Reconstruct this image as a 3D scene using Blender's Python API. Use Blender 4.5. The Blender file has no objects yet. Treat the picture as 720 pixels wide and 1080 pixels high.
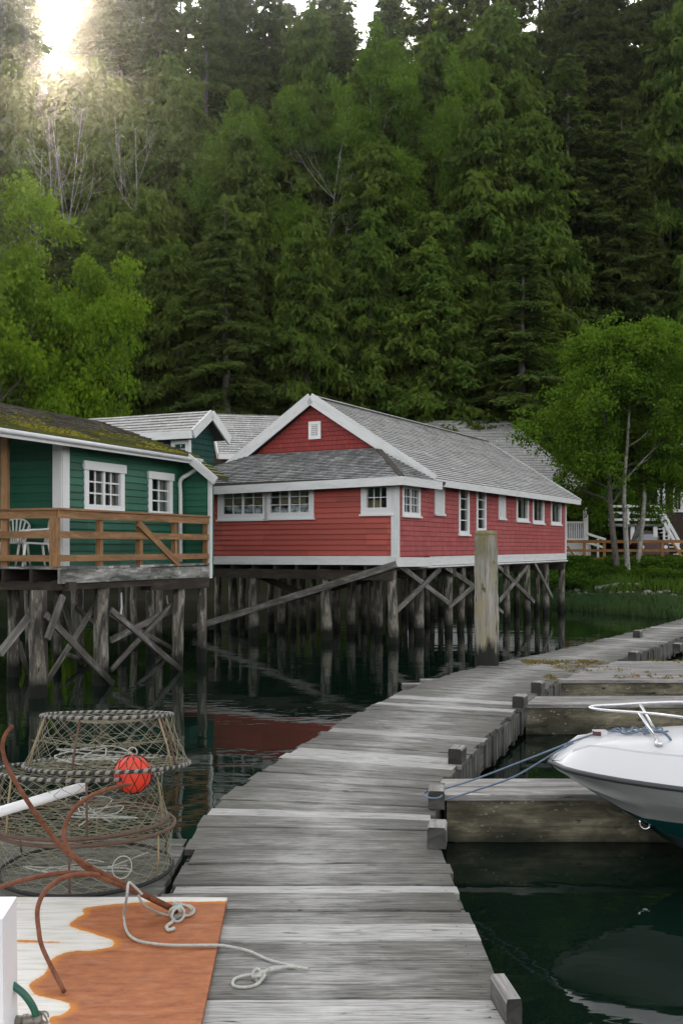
import bpy, math, random
import numpy as np
from mathutils import Vector, Matrix

# ------------------------------------------------------------------ camera, sky, sun, exposure
S = bpy.context.scene
C = S.collection
R = math.radians
EYE, HZ, F = 2.5, 577.0, 1050.0          # eye height (m), horizon row and focal length on a 720x1080 frame
cam_d = bpy.data.cameras.new("camera")
cam_d.sensor_fit = 'VERTICAL'
cam_d.sensor_height = 36.0
cam_d.sensor_width = 24.0
cam_d.lens = 35.0
cam_d.shift_y = 37.0 / 1080.0
cam_d.clip_start = 0.05
cam_d.clip_end = 4000
cam = bpy.data.objects.new("camera", cam_d)
cam.location = (0, 0, EYE)
cam.rotation_euler = (R(90), 0, 0)
C.objects.link(cam)
S.camera = cam

SUN_EL, SUN_AZ = R(25.5), R(-16.2)       # azimuth from the view direction, towards the left
world = bpy.data.worlds.new("World")
S.world = world
world.use_nodes = True
wn = world.node_tree
for n in list(wn.nodes):
    wn.nodes.remove(n)
sky = wn.nodes.new('ShaderNodeTexSky')
sky.sky_type = 'NISHITA'
sky.sun_disc = False
sky.sun_elevation = SUN_EL
sky.sun_rotation = SUN_AZ
sky.air_density = 1.0
sky.dust_density = 2.0
sky.ozone_density = 1.0
hs = wn.nodes.new('ShaderNodeHueSaturation')
hs.inputs['Saturation'].default_value = 0.10
bg = wn.nodes.new('ShaderNodeBackground')
bg.inputs['Strength'].default_value = 0.12
wo = wn.nodes.new('ShaderNodeOutputWorld')
wn.links.new(sky.outputs[0], hs.inputs['Color'])
wn.links.new(hs.outputs[0], bg.inputs['Color'])
wn.links.new(bg.outputs[0], wo.inputs['Surface'])

sun_d = bpy.data.lights.new("sun", 'SUN')
sun_d.energy = 3.0
sun_d.angle = R(0.5)
sun_d.color = (1.0, 0.80, 0.55)
sun = bpy.data.objects.new("sun", sun_d)
sdir = Vector((math.sin(SUN_AZ) * math.cos(SUN_EL), math.cos(SUN_AZ) * math.cos(SUN_EL), math.sin(SUN_EL)))
sun.rotation_euler = sdir.to_track_quat('Z', 'Y').to_euler()
sun.location = (0, 0, 60)
C.objects.link(sun)

S.view_settings.view_transform = 'Standard'
S.view_settings.look = 'None'
S.view_settings.exposure = 1.9
S.view_settings.gamma = 1.0
S.view_settings.use_curve_mapping = False
S.render.engine = 'CYCLES'
S.cycles.max_bounces = 6
S.cycles.diffuse_bounces = 4
S.cycles.glossy_bounces = 3
S.cycles.transmission_bounces = 4
S.cycles.transparent_max_bounces = 8
S.cycles.caustics_reflective = False
S.cycles.caustics_refractive = False
S.cycles.use_denoising = True
S.cycles.sample_clamp_indirect = 6.0

rnd = random.Random(7)
V = Vector
ZUP = V((0, 0, 1))


def P(px, py, Z):
    """World point seen at pixel (px, py) of the 720x1080 photograph at depth Z."""
    return V(((px - 360.0) / F * Z, Z, EYE - (py - HZ) / F * Z))


def PZ(px, py, z):
    """World point at height z seen at pixel (px, py)."""
    return P(px, py, (EYE - z) * F / (py - HZ))


# ------------------------------------------------------------------ object helpers
WL = {}                                   # world location of every object's origin


def _props(o, label, cat, group, kind):
    if label: o['label'] = label
    if cat: o['category'] = cat
    if group: o['group'] = group
    if kind: o['kind'] = kind


def thing(name, label, cat, loc, group=None):
    o = bpy.data.objects.new(name, None)
    o.empty_display_size = 0.2
    o.location = loc
    C.objects.link(o)
    WL[o] = V(loc)
    _props(o, label, cat, group, None)
    return o


class MB:
    """Collects polygons (world coordinates, uv in metres, a tone per polygon) into one mesh."""
    def __init__(self):
        self.v, self.f, self.uv, self.t = [], [], [], []

    def poly(self, pts, uv=None, tone=0.5):
        b = len(self.v)
        self.v.extend(tuple(p) for p in pts)
        self.f.append(tuple(range(b, b + len(pts))))
        self.uv.extend(uv if uv else [(0, 0)] * len(pts))
        self.t.extend([tone] * len(pts))

    def hexa(self, c, tone=0.5, u0=None):
        """c: 8 corners, [0..3] one end (ring), [4..7] the other end; uv runs from end to end."""
        if u0 is None: u0 = rnd.uniform(0, 40)
        L = (V(c[4]) - V(c[0])).length
        w = 0.0
        v0 = rnd.uniform(0, 40)
        for i in range(4):
            j = (i + 1) % 4
            d = (V(c[j]) - V(c[i])).length
            self.poly([c[i], c[j], c[j + 4], c[i + 4]], [(u0, v0 + w), (u0, v0 + w + d), (u0 + L, v0 + w + d), (u0 + L, v0 + w)], tone)
            w += d
        self.poly([c[3], c[2], c[1], c[0]], [(u0 + .01 * k, v0) for k in range(4)], tone)
        self.poly([c[4], c[5], c[6], c[7]], [(u0 + .01 * k, v0) for k in range(4)], tone)

    def beam(self, p0, p1, w, h, tone=None, up=ZUP):
        """Box from p0 to p1 (its axis), w across, h along up."""
        p0, p1 = V(p0), V(p1)
        d = (p1 - p0).normalized()
        s = d.cross(up)
        if s.length < 1e-4: s = d.cross(V((0, 1, 0)))
        s.normalize()
        t = s.cross(d).normalized()
        s, t = s * w / 2, t * h / 2
        r = [-s - t, s - t, s + t, -s + t]
        self.hexa([p0 + q for q in r] + [p1 + q for q in r], rnd.random() if tone is None else tone)

    def boxf(self, fr, a0, a1, b0, b1, n0, n1, tone=None):
        """Box in a wall frame."""
        g = lambda a, b, n: fr.at(a, b, n)
        if (a1 - a0) >= (b1 - b0):
            c = [g(a0, b0, n0), g(a0, b1, n0), g(a0, b1, n1), g(a0, b0, n1), g(a1, b0, n0), g(a1, b1, n0), g(a1, b1, n1), g(a1, b0, n1)]
        else:
            c = [g(a0, b0, n0), g(a1, b0, n0), g(a1, b0, n1), g(a0, b0, n1), g(a0, b1, n0), g(a1, b1, n0), g(a1, b1, n1), g(a0, b1, n1)]
        self.hexa(c, rnd.random() if tone is None else tone)

    def tube(self, pts, r, seg=8, tone=0.5, caps=True, closed=False):
        pts = [V(p) for p in pts]
        n = len(pts)
        rr = r if hasattr(r, '__len__') else [r] * n
        u = None
        b = len(self.v)
        acc = 0.0
        us = []
        for i, p in enumerate(pts):
            if closed: d = pts[(i + 1) % n] - pts[i - 1]
            else: d = pts[min(i + 1, n - 1)] - pts[max(i - 1, 0)]
            if d.length < 1e-9: d = V((0, 0, 1))
            d.normalize()
            if u is None:
                u = d.cross(ZUP if abs(d.z) < .9 else V((1, 0, 0))).normalized()
            else:
                u = u - d * u.dot(d)
                u = u.normalized() if u.length > 1e-6 else d.orthogonal().normalized()
            w = d.cross(u)
            for k in range(seg):
                a = 2 * math.pi * k / seg
                self.v.append(tuple(p + (u * math.cos(a) + w * math.sin(a)) * rr[i]))
            if i: acc += (p - pts[i - 1]).length
            us.append(acc)
        self.t.extend([tone] * (n * seg))
        m = n if closed else n - 1
        rm = 2 * math.pi * max(rr) / seg
        for i in range(m):
            i2 = (i + 1) % n
            ua, ub = us[i], (us[i2] if i2 else us[i] + .05)
            for k in range(seg):
                k2 = (k + 1) % seg
                self.f.append((b + i * seg + k, b + i * seg + k2, b + i2 * seg + k2, b + i2 * seg + k))
                self.uv.extend([(ua, k * rm), (ua, (k + 1) * rm), (ub, (k + 1) * rm), (ub, k * rm)])
        if caps and not closed:
            for i, rev in ((0, True), (n - 1, False)):
                idx = [b + i * seg + k for k in range(seg)]
                if rev: idx.reverse()
                self.f.append(tuple(idx))
                self.uv.extend([(us[i], 0.01 * k) for k in range(seg)])

    def lathe(self, c, prof, seg=20, tone=0.5):
        """prof: (radius, height) pairs about a vertical axis at c."""
        c = V(c)
        b = len(self.v)
        for r, h in prof:
            for k in range(seg):
                a = 2 * math.pi * k / seg
                self.v.append((c.x + r * math.cos(a), c.y + r * math.sin(a), c.z + h))
        self.t.extend([tone] * (len(prof) * seg))
        for i in range(len(prof) - 1):
            for k in range(seg):
                k2 = (k + 1) % seg
                self.f.append((b + i * seg + k, b + i * seg + k2, b + (i + 1) * seg + k2, b + (i + 1) * seg + k))
                self.uv.extend([(prof[i][1], .05 * k), (prof[i][1], .05 * k + .05), (prof[i + 1][1], .05 * k + .05), (prof[i + 1][1], .05 * k)])

    def mesh(self, name, off, smooth=False):
        me = bpy.data.meshes.new(name)
        ox, oy, oz = off
        me.from_pydata([(x - ox, y - oy, z - oz) for x, y, z in self.v], [], self.f)
        uvl = me.uv_layers.new(name="UVMap")
        uvl.data.foreach_set('uv', np.array(self.uv, dtype=np.float32).ravel())
        a = me.attributes.new('tone', 'FLOAT', 'POINT')
        a.data.foreach_set('value', np.array(self.t, dtype=np.float32))
        if smooth:
            me.polygons.foreach_set('use_smooth', np.ones(len(me.polygons), dtype=bool))
        me.update()
        return me


def link(name, me, mat, parent, label=None):
    o = bpy.data.objects.new(name, me)
    if mat: me.materials.append(mat)
    C.objects.link(o)
    o.parent = parent
    WL[o] = WL[parent]
    if label: o['label'] = label
    return o


def part(mb, name, mat, parent, label=None, smooth=False):
    return link(name, mb.mesh(name, WL[parent], smooth), mat, parent, label)


def solo(mb, name, mat, label, cat, loc, group=None, kind=None, smooth=False):
    o = bpy.data.objects.new(name, mb.mesh(name, loc, smooth))
    if mat: o.data.materials.append(mat)
    C.objects.link(o)
    o.location = loc
    WL[o] = V(loc)
    _props(o, label, cat, group, kind)
    return o


def np_mesh(name, verts, faces, tone=None, smooth=False):
    """verts (n,3), faces (m,k) arrays of equal polygon size."""
    me = bpy.data.meshes.new(name)
    n, (m, k) = len(verts), faces.shape
    me.vertices.add(n)
    me.vertices.foreach_set('co', np.ascontiguousarray(verts, dtype=np.float32).ravel())
    me.loops.add(m * k)
    me.loops.foreach_set('vertex_index', np.ascontiguousarray(faces, dtype=np.int32).ravel())
    me.polygons.add(m)
    me.polygons.foreach_set('loop_start', np.arange(0, m * k, k, dtype=np.int32))
    if smooth: me.polygons.foreach_set('use_smooth', np.ones(m, dtype=bool))
    if tone is not None:
        a = me.attributes.new('tone', 'FLOAT', 'POINT')
        a.data.foreach_set('value', np.ascontiguousarray(tone, dtype=np.float32))
    me.update(calc_edges=True)
    me.validate()
    return me


def spline(pts, n=8, closed=False):
    """Catmull-Rom through pts."""
    pts = [V(p) for p in pts]
    out = []
    m = len(pts)
    for i in range(m if closed else m - 1):
        if closed:
            a, b, c, d = pts[i - 1], pts[i], pts[(i + 1) % m], pts[(i + 2) % m]
        else:
            a, b, c, d = pts[max(i - 1, 0)], pts[i], pts[i + 1], pts[min(i + 2, m - 1)]
        for k in range(n):
            t = k / n
            out.append(0.5 * ((2 * b) + (c - a) * t + (2 * a - 5 * b + 4 * c - d) * t * t + (3 * b - a - 3 * c + d) * t ** 3))
    if not closed: out.append(pts[-1])
    return out


class Wall:
    """Plane frame: at(a, b, n) = O + a*A + b*B + n*N."""
    def __init__(self, O, A, B, N):
        self.O, self.A, self.B, self.N = V(O), V(A), V(B), V(N)

    def at(self, a, b, n=0.0):
        return self.O + self.A * a + self.B * b + self.N * n

    def hit(self, px, py):
        d = V(((px - 360) / F, 1, -(py - HZ) / F))
        e = V((0, 0, EYE))
        t = (self.O - e).dot(self.N) / d.dot(self.N)
        q = e + d * t - self.O
        return q.dot(self.A), q.dot(self.B)

    def rect(self, x0, y0, x1, y1):
        """Wall rectangle seen between these pixels."""
        xm, ym = (x0 + x1) / 2, (y0 + y1) / 2
        aa = sorted((self.hit(x0, ym)[0], self.hit(x1, ym)[0]))
        bb = sorted((self.hit(xm, y0)[1], self.hit(xm, y1)[1]))
        return aa[0], aa[1], bb[0], bb[1]


def clip_band(poly, b0, b1):
    def half(pl, lim, keep_above):
        out = []
        for i in range(len(pl)):
            p, q = pl[i], pl[(i + 1) % len(pl)]
            ip = p[1] >= lim - 1e-9 if keep_above else p[1] <= lim + 1e-9
            iq = q[1] >= lim - 1e-9 if keep_above else q[1] <= lim + 1e-9
            if ip: out.append(p)
            if ip != iq:
                t = (lim - p[1]) / (q[1] - p[1])
                out.append((p[0] + t * (q[0] - p[0]), lim))
        return out
    r = half(poly, b0, True)
    return half(r, b1, False) if len(r) > 2 else []


def lap(mb, fr, poly, course, th, n0=0.0, jit=0.0, maxlen=None):
    """Overlapping courses (clapboards, shingles) over a convex polygon of the wall frame."""
    bs = [p[1] for p in poly]
    k = math.floor(min(bs) / course + 1e-6)
    while k * course < max(bs) - 1e-6:
        cb, ct = k * course, (k + 1) * course
        band = clip_band(poly, cb, ct)
        k += 1
        if len(band) < 3: continue
        aa = [p[0] for p in band]
        amin, amax = min(aa), max(aa)
        cuts = [amin, amax]
        if maxlen:
            x = amin + rnd.uniform(.3, 1) * maxlen
            cuts = [amin]
            while x < amax - .3:
                cuts.append(x)
                x += rnd.uniform(.6, 1) * maxlen
            cuts.append(amax)
        for c0, c1 in zip(cuts[:-1], cuts[1:]):
            pl = band
            if len(cuts) > 2:
                sw = [(p[1], p[0]) for p in pl]
                sw = clip_band(sw, c0, c1)
                pl = [(q[1], q[0]) for q in sw]
                if len(pl) < 3: continue
            tone = rnd.random()
            j = rnd.uniform(-jit, jit)
            off = lambda b: n0 + (th + j) * (1 - (b - cb) / course) + .001
            mb.poly([fr.at(a, b, off(b)) for a, b in pl], [(a, b) for a, b in pl], tone)
            lo = [p for p in pl if abs(p[1] - cb) < 1e-6]
            if len(lo) >= 2:
                l0, l1 = min(p[0] for p in lo), max(p[0] for p in lo)
                mb.poly([fr.at(l0, cb, n0), fr.at(l1, cb, n0), fr.at(l1, cb, off(cb)), fr.at(l0, cb, off(cb))],
                        [(l0, cb - .01), (l1, cb - .01), (l1, cb), (l0, cb)], tone)


def lap_rect(mb, fr, a0, a1, b0, b1, holes, course, th, maxlen=None):
    xs = sorted({a0, a1} | {x for h in holes for x in (h[0], h[1]) if a0 < x < a1})
    for x0, x1 in zip(xs[:-1], xs[1:]):
        m = (x0 + x1) / 2
        cur = b0
        for h in sorted((h for h in holes if h[0] < m < h[1]), key=lambda h: h[2]):
            if h[2] > cur: lap(mb, fr, [(x0, cur), (x1, cur), (x1, h[2]), (x0, h[2])], course, th, maxlen=maxlen)
            cur = max(cur, h[3])
        if cur < b1: lap(mb, fr, [(x0, cur), (x1, cur), (x1, b1), (x0, b1)], course, th, maxlen=maxlen)


# ------------------------------------------------------------------ materials
class NT:
    def __init__(self, name):
        self.m = bpy.data.materials.new(name)
        self.m.use_nodes = True
        self.t = self.m.node_tree
        self.t.nodes.clear()
        self.out = self.t.nodes.new('ShaderNodeOutputMaterial')

    def set(self, sock, v):
        if isinstance(v, bpy.types.NodeSocket): self.t.links.new(v, sock)
        elif hasattr(v, '__len__') and len(v) == 3 and sock.type == 'RGBA': sock.default_value = (*v, 1)
        else: sock.default_value = v

    def n(self, typ, props=None, **ins):
        nd = self.t.nodes.new('ShaderNode' + typ)
        for k, v in (props or {}).items(): setattr(nd, k, v)
        for k, v in ins.items():
            k = k.replace('_', ' ')
            self.set(nd.inputs[int(k[1:])] if k[0] == 'i' and k[1:].isdigit() else nd.inputs[k], v)
        return nd

    def uv(self): return self.n('TexCoord').outputs['UV']
    def obj(self): return self.n('TexCoord').outputs['Object']
    def geo(self): return self.n('NewGeometry').outputs['Position']
    def tone(self): return self.n('Attribute', {'attribute_name': 'tone'}).outputs['Fac']

    def map(self, co, scale=(1, 1, 1), loc=(0, 0, 0)):
        return self.n('Mapping', None, Vector=co, Scale=scale, Location=loc).outputs[0]

    def noise(self, co, scale, detail=4.0, rough=.55, dist=0.0):
        return self.n('TexNoise', None, Vector=co, Scale=scale, Detail=detail, Roughness=rough, Distortion=dist).outputs['Fac']

    def ramp(self, f, stops, interp='LINEAR'):
        nd = self.n('ValToRGB', None, Fac=f)
        e = nd.color_ramp.elements
        nd.color_ramp.interpolation = interp
        while len(e) < len(stops): e.new(0.5)
        for el, (p, c) in zip(e, stops):
            el.position = p
            el.color = (c, c, c, 1) if not hasattr(c, '__len__') else (*c, 1)
        return nd.outputs['Color']

    def mix(self, f, a, b, mode='MIX'):
        nd = self.n('Mix', {'data_type': 'RGBA', 'blend_type': mode})
        self.set(nd.inputs[0], f); self.set(nd.inputs[6], a); self.set(nd.inputs[7], b)
        return nd.outputs[2]

    def math(self, op, a, b=0.0, c=None):
        nd = self.n('Math', {'operation': op}, i0=a, i1=b)
        if c is not None: self.set(nd.inputs[2], c)
        return nd.outputs[0]

    def bump(self, h, strength=.5, dist=.01):
        return self.n('Bump', None, Height=h, Strength=strength, Distance=dist).outputs[0]

    def pbr(self, color, rough=.7, normal=None, metal=0.0, spec=.5, **kw):
        nd = self.n('BsdfPrincipled')
        self.set(nd.inputs['Base Color'], color)
        self.set(nd.inputs['Roughness'], rough)
        self.set(nd.inputs['Metallic'], metal)
        self.set(nd.inputs['Specular IOR Level'], spec)
        if normal is not None: self.set(nd.inputs['Normal'], normal)
        for k, v in kw.items(): self.set(nd.inputs[k.replace('_', ' ')], v)
        self.t.links.new(nd.outputs[0], self.out.inputs['Surface'])
        return self.m


def m_plain(name, col, rough=.6, metal=0.0, vary=.12, scale=8.0, spec=.5):
    k = NT(name)
    f = k.noise(k.obj(), scale, 5, .6)
    c = k.mix(f, tuple(x * (1 - vary) for x in col), tuple(min(1, x * (1 + vary)) for x in col))
    return k.pbr(c, rough, metal=metal, spec=spec)


def m_wood(name, light, mid, dark, grain=30.0, tone_amt=.6, stain=.6, rough=.85, bump=.5, wet=None, spec=.3, edge=None):
    """Weathered timber; uv.x runs along the grain."""
    k = NT(name)
    uv = k.uv()
    g = k.noise(k.map(uv, (1.2, grain, 1)), 1.0, 6, .65, .3)
    g2 = k.noise(k.map(uv, (4, grain * 3.2, 1)), 1.0, 3, .6)
    blot = k.noise(k.map(uv, (.55, 3.0, 1)), 1.6, 5, .62, .6)
    big = k.noise(k.map(k.geo(), (1, 1, 1)), .9, 4, .6)
    c = k.mix(k.ramp(g, [(.28, 0), (.72, 1)]), dark, light)
    fine = k.noise(k.map(uv, (3.5, 62, 1), (3, 9, 0)), 1.0, 5, .7, .25)
    c = k.mix(1.0, c, k.ramp(fine, [(.30, .55), (.5, 1.0), (.72, 1.3)]), 'MULTIPLY')
    c = k.mix(k.math('MULTIPLY', k.tone(), tone_amt), c, mid)
    worn = k.noise(k.map(uv, (1.3, 4.2, 1), (7, 3, 0)), 1.7, 7, .72, .3)
    c = k.mix(k.math('MULTIPLY', k.ramp(worn, [(.50, 0), (.66, 1)]), stain), c, tuple(min(.9, x * 1.35) for x in light))
    c = k.mix(k.math('MULTIPLY', k.ramp(blot, [(.40, 1), (.56, 0)]), stain), c, tuple(x * .42 for x in mid))
    c = k.mix(k.math('MULTIPLY', k.ramp(big, [(.48, 0), (.68, 1)]), stain * .6), c, tuple(x * .5 for x in dark))
    if edge == 'worn':                          # feet wear the middle of the walk pale, the ends stay dark and damp
        ux = k.n('SeparateXYZ', None, Vector=uv).outputs[0]
        wn = k.noise(k.map(uv, (1.6, 2.2, 1)), 1.0, 6, .66)
        e = k.math('ADD', k.math('ABSOLUTE', ux), k.math('MULTIPLY', k.math('SUBTRACT', wn, .5), 1.5))
        c = k.mix(k.n('MapRange', None, i0=e, i1=.30, i2=.85, i3=0.0, i4=.78).outputs[0], c, (.075, .072, .060))
        c = k.mix(k.n('MapRange', None, i0=e, i1=.28, i2=-.15, i3=0.0, i4=.5).outputs[0], c, (.42, .415, .405))
        c = k.mix(k.math('MULTIPLY', k.ramp(k.tone(), [(.86, 0), (.88, 1)]), .5), c, (.52, .515, .50))
        c = k.mix(1.0, c, k.ramp(fine, [(.34, .5), (.5, 1.0), (.66, 1.35)]), 'MULTIPLY')
    crack = k.ramp(g2, [(.30, 0), (.37, 1)])
    if edge == 'speck':                         # pale lichen and barnacle specks, dark damp foot
        sp = k.n('TexVoronoi', None, Vector=k.map(uv, (16, 26, 1)), Scale=1.0, Randomness=1.0)
        gate = k.ramp(k.noise(k.map(uv, (2, 5, 1)), 1.5, 4), [(.48, 0), (.6, 1)])
        c = k.mix(k.math('MULTIPLY', gate, k.ramp(sp.outputs['Distance'], [(.16, .8), (.26, 0)])), c, (.40, .39, .34))
    if edge:                                    # knots
        vo = k.n('TexVoronoi', None, Vector=k.map(uv, (1.3, 4.6, 1)), Scale=1.0, Randomness=1.0)
        kn = k.ramp(k.math('ADD', vo.outputs['Distance'], k.math('MULTIPLY', k.noise(uv, 40.0, 3), .05)), [(.055, 1), (.085, 0)])
        c = k.mix(k.math('MULTIPLY', kn, .8), c, tuple(x * .3 for x in mid))
        ring_ = k.ramp(vo.outputs['Distance'], [(.085, 0), (.10, .5), (.22, 0)])
        c = k.mix(ring_, c, tuple(x * .8 for x in mid))
    c = k.mix(crack, tuple(x * .22 for x in dark), c)
    if wet:                                     # (height of the tide line, colour of the wet, weedy wood below it)
        z = k.n('SeparateXYZ', None, Vector=k.geo()).outputs[2]
        zz = k.math('ADD', z, k.math('MULTIPLY', k.math('SUBTRACT', k.noise(k.geo(), 3.0, 3), .5), .5))
        c = k.mix(k.n('MapRange', None, i0=zz, i1=wet[0] - .12, i2=wet[0] + .12, i3=1.0, i4=0.0).outputs[0], c, wet[1])
    h = k.math('ADD', k.math('ADD', k.math('MULTIPLY', g, .5), k.math('MULTIPLY', fine, .5)), k.math('MULTIPLY', crack, .4))
    return k.pbr(c, rough, k.bump(h, bump, .006), spec=spec)


def m_paint(name, col, dirt=(.18, .17, .15), amt=.35, vary=.18, rough=.55, peel=0.0, streak=(7, .9)):
    """Painted boards; tone per board, streaky dirt, optional peeling to grey wood."""
    k = NT(name)
    uv = k.uv()
    t = k.tone()
    c = k.mix(t, tuple(x * (1 - vary) for x in col), tuple(min(.95, x * (1 + vary)) for x in col))
    st = k.noise(k.map(uv, (*streak, 1)), 1.0, 5, .6)
    fi = k.noise(k.map(uv, (3, 3, 1)), 3.0, 6, .7)
    d = k.math('MULTIPLY', k.ramp(st, [(.45, 0), (.8, 1)]), k.ramp(fi, [(.3, .3), (.7, 1)]))
    c = k.mix(k.math('MULTIPLY', d, amt), c, dirt)
    if peel:
        pn = k.noise(k.map(uv, (2.5, 9, 1)), 2.0, 8, .72)
        c = k.mix(k.ramp(pn, [(.70 - peel, 0), (.73 - peel, 1)]), c, (.36, .30, .28))
    return k.pbr(c, rough, k.bump(fi, .25, .004), spec=.35)


def m_shingle(name, c1, c2, gap, course, width=.14, streak=(.10, .10, .10), samt=.4, moss=None, rough=.85, mossamt=(.5, .62)):
    k = NT(name)
    uv = k.uv()
    wob = k.n('VectorMath', {'operation': 'ADD'}, i0=uv, i1=k.n('VectorMath', {'operation': 'SCALE'}, i0=k.n('TexNoise', None, Vector=uv, Scale=2.5).outputs['Color'], Scale=.02).outputs[0]).outputs[0]
    br = k.n('TexBrick', {'offset': .37, 'offset_frequency': 2, 'squash': 1.3, 'squash_frequency': 3}, Vector=wob, Color1=c1, Color2=c2, Mortar=gap, Scale=1.0)
    br.inputs['Mortar Size'].default_value = .006
    br.inputs['Mortar Smooth'].default_value = .3
    br.inputs['Bias'].default_value = 0.0
    br.inputs['Brick Width'].default_value = width
    br.inputs['Row Height'].default_value = course
    c = br.outputs['Color']
    c = k.mix(k.math('MULTIPLY', k.tone(), .35), c, tuple(x * .62 for x in c2))
    st = k.noise(k.map(uv, (5, .7, 1)), 1.0, 6, .65)
    c = k.mix(k.math('MULTIPLY', k.ramp(st, [(.4, 0), (.75, 1)]), samt), c, streak)
    fine = k.noise(k.map(uv, (60, 6, 1)), 1.0, 3, .6)
    c = k.mix(.5, c, k.mix(fine, (.55, .55, .55), (1.2, 1.2, 1.2)), 'MULTIPLY')
    h = fine
    if moss:
        mn = k.noise(k.map(uv, (1.3, 1, 1)), 1.6, 8, .68)
        # moss grows thicker towards the lower courses, in patches of its own
        yy = k.n('SeparateXYZ', None, Vector=uv).outputs[1]
        mn = k.math('ADD', mn, k.n('MapRange', None, i0=yy, i1=0.0, i2=2.4, i3=.12, i4=-.10).outputs[0])
        mf = k.ramp(mn, [(mossamt[0], 0), (mossamt[1], 1)])
        mc = k.mix(k.noise(uv, 9.0, 4), moss[0], moss[1])
        c = k.mix(mf, c, mc)
        h = k.math('ADD', fine, k.math('MULTIPLY', k.math('MULTIPLY', mf, k.noise(uv, 30.0, 4)), 2.0))
    return k.pbr(c, rough, k.bump(h, .6, .01), spec=.25)


def m_leaf(name, a, b, trans=.3, hue=.0):
    """Foliage: per-leaf tone, a little variation between plants, light through the leaf."""
    k = NT(name)
    r = k.n('ObjectInfo').outputs['Random']
    c = k.mix(k.tone(), a, b)
    c = k.mix(k.math('MULTIPLY', r, .45), c, tuple(.5 * (x + y) * .78 for x, y in zip(a, b)))
    pn = k.noise(k.geo(), .35, 3)
    c = k.mix(k.ramp(pn, [(.35, 0), (.7, .5)]), c, (b[0] * 1.25, b[1] * 1.05, b[2] * .8))
    d = k.n('BsdfDiffuse', None, Color=c)
    t = k.n('BsdfTranslucent', None, Color=k.mix(.5, c, (c_ := (b[0] * 1.3, b[1] * 1.2, b[2] * .6))))
    mx = k.n('MixShader', None, i0=trans, i1=d.outputs[0], i2=t.outputs[0])
    k.t.links.new(mx.outputs[0], k.out.inputs['Surface'])
    return k.m


M = {}
M['dock'] = m_wood('dock_wood', (.37, .36, .34), (.20, .19, .175), (.215, .205, .19), 9, .5, .7, .8, .9, spec=.35, edge=True)
M['deck'] = m_wood('dock_walk_wood', (.27, .265, .25), (.15, .145, .13), (.155, .148, .135), 8, .5, .6, .8, .9, spec=.35, edge='worn')
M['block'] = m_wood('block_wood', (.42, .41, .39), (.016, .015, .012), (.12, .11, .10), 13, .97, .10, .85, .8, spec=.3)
M['dock_side'] = m_wood('dock_side_wood', (.19, .19, .17), (.12, .12, .10), (.06, .06, .05), 22, .6, .7, .8, .7, wet=(.10, (.015, .017, .012)))
M['finger_side'] = m_wood('float_side_wood', (.27, .24, .165), (.13, .12, .08), (.07, .065, .042), 4, .3, .9, .85, .8, edge='speck', wet=(.05, (.02, .022, .014)))
M['timber_dark'] = m_wood('creosote_timber', (.075, .06, .045), (.045, .037, .028), (.02, .017, .013), 20, .6, .6, .85, .7)
M['brace'] = m_wood('brace_timber', (.27, .26, .24), (.11, .10, .085), (.075, .065, .055), 16, .8, .7, .85, .6, wet=(.25, (.02, .02, .015)))
M['piling'] = m_wood('piling_wood', (.34, .31, .26), (.085, .076, .06), (.035, .031, .024), 9, .6, .95, .9, 1.0, wet=(.35, (.010, .011, .008)))
M['pile_tall'] = m_wood('tall_pile_wood', (.46, .43, .36), (.30, .28, .22), (.15, .13, .10), 12, .3, .55, .9, 1.0, wet=(.75, (.025, .025, .02)))
M['cedar'] = m_wood('cedar_rail', (.40, .22, .10), (.30, .16, .075), (.20, .10, .045), 24, .7, .5, .7, .4)
M['cedar_far'] = m_wood('cedar_rail_far', (.46, .22, .07), (.36, .17, .055), (.24, .11, .04), 24, .7, .3, .7, .4)
M['skirt'] = m_wood('mossy_rim_board', (.52, .51, .48), (.22, .22, .19), (.05, .048, .04), 4, .4, .95, .9, .9)
M['white'] = m_paint('white_trim_paint', (.68, .68, .67), (.22, .21, .18), .5, .06, .55, .02, (1.6, 7))
M['white_clean'] = m_paint('white_window_paint', (.76, .76, .75), (.3, .3, .28), .3, .04, .5, 0.0, (1.6, 7))
M['red_board'] = m_paint('red_clapboard', (.40, .078, .058), (.22, .07, .06), .5, .16, .55)
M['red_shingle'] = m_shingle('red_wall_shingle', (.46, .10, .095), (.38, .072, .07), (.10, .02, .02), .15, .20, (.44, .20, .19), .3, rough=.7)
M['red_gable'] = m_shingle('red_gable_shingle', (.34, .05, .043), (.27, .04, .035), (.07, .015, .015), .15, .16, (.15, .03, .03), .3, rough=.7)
M['green_board'] = m_paint('green_clapboard', (.022, .118, .070), (.018, .05, .036), .45, .25, .5)
M['green_shingle'] = m_shingle('green_wall_shingle', (.022, .085, .07), (.018, .068, .055), (.006, .02, .018), .15, .18, (.02, .05, .04), .3)
M['brown_shingle'] = m_shingle('brown_wall_shingle', (.075, .055, .042), (.06, .045, .035), (.02, .015, .012), .15, .18, (.04, .03, .025), .4)
M['roof'] = m_shingle('grey_roof_shingle', (.64, .63, .61), (.46, .45, .435), (.13, .13, .125), .16, .15, (.27, .265, .255), .35)
M['roof_dark'] = m_shingle('dark_roof_shingle', (.54, .54, .53), (.26, .26, .26), (.06, .06, .06), .16, .15, (.06, .06, .057), .85)
M['roof_moss'] = m_shingle('mossy_roof_shingle', (.21, .19, .16), (.12, .11, .09), (.035, .03, .025), .16, .15, (.07, .06, .05), .55, ((.16, .17, .015), (.075, .085, .012)))
M['soffit'] = m_plain('soffit_board', (.10, .09, .08), .8)
M['inner'] = m_plain('inner_wall', (.30, .25, .19), .8, vary=.4, scale=2.0)
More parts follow.
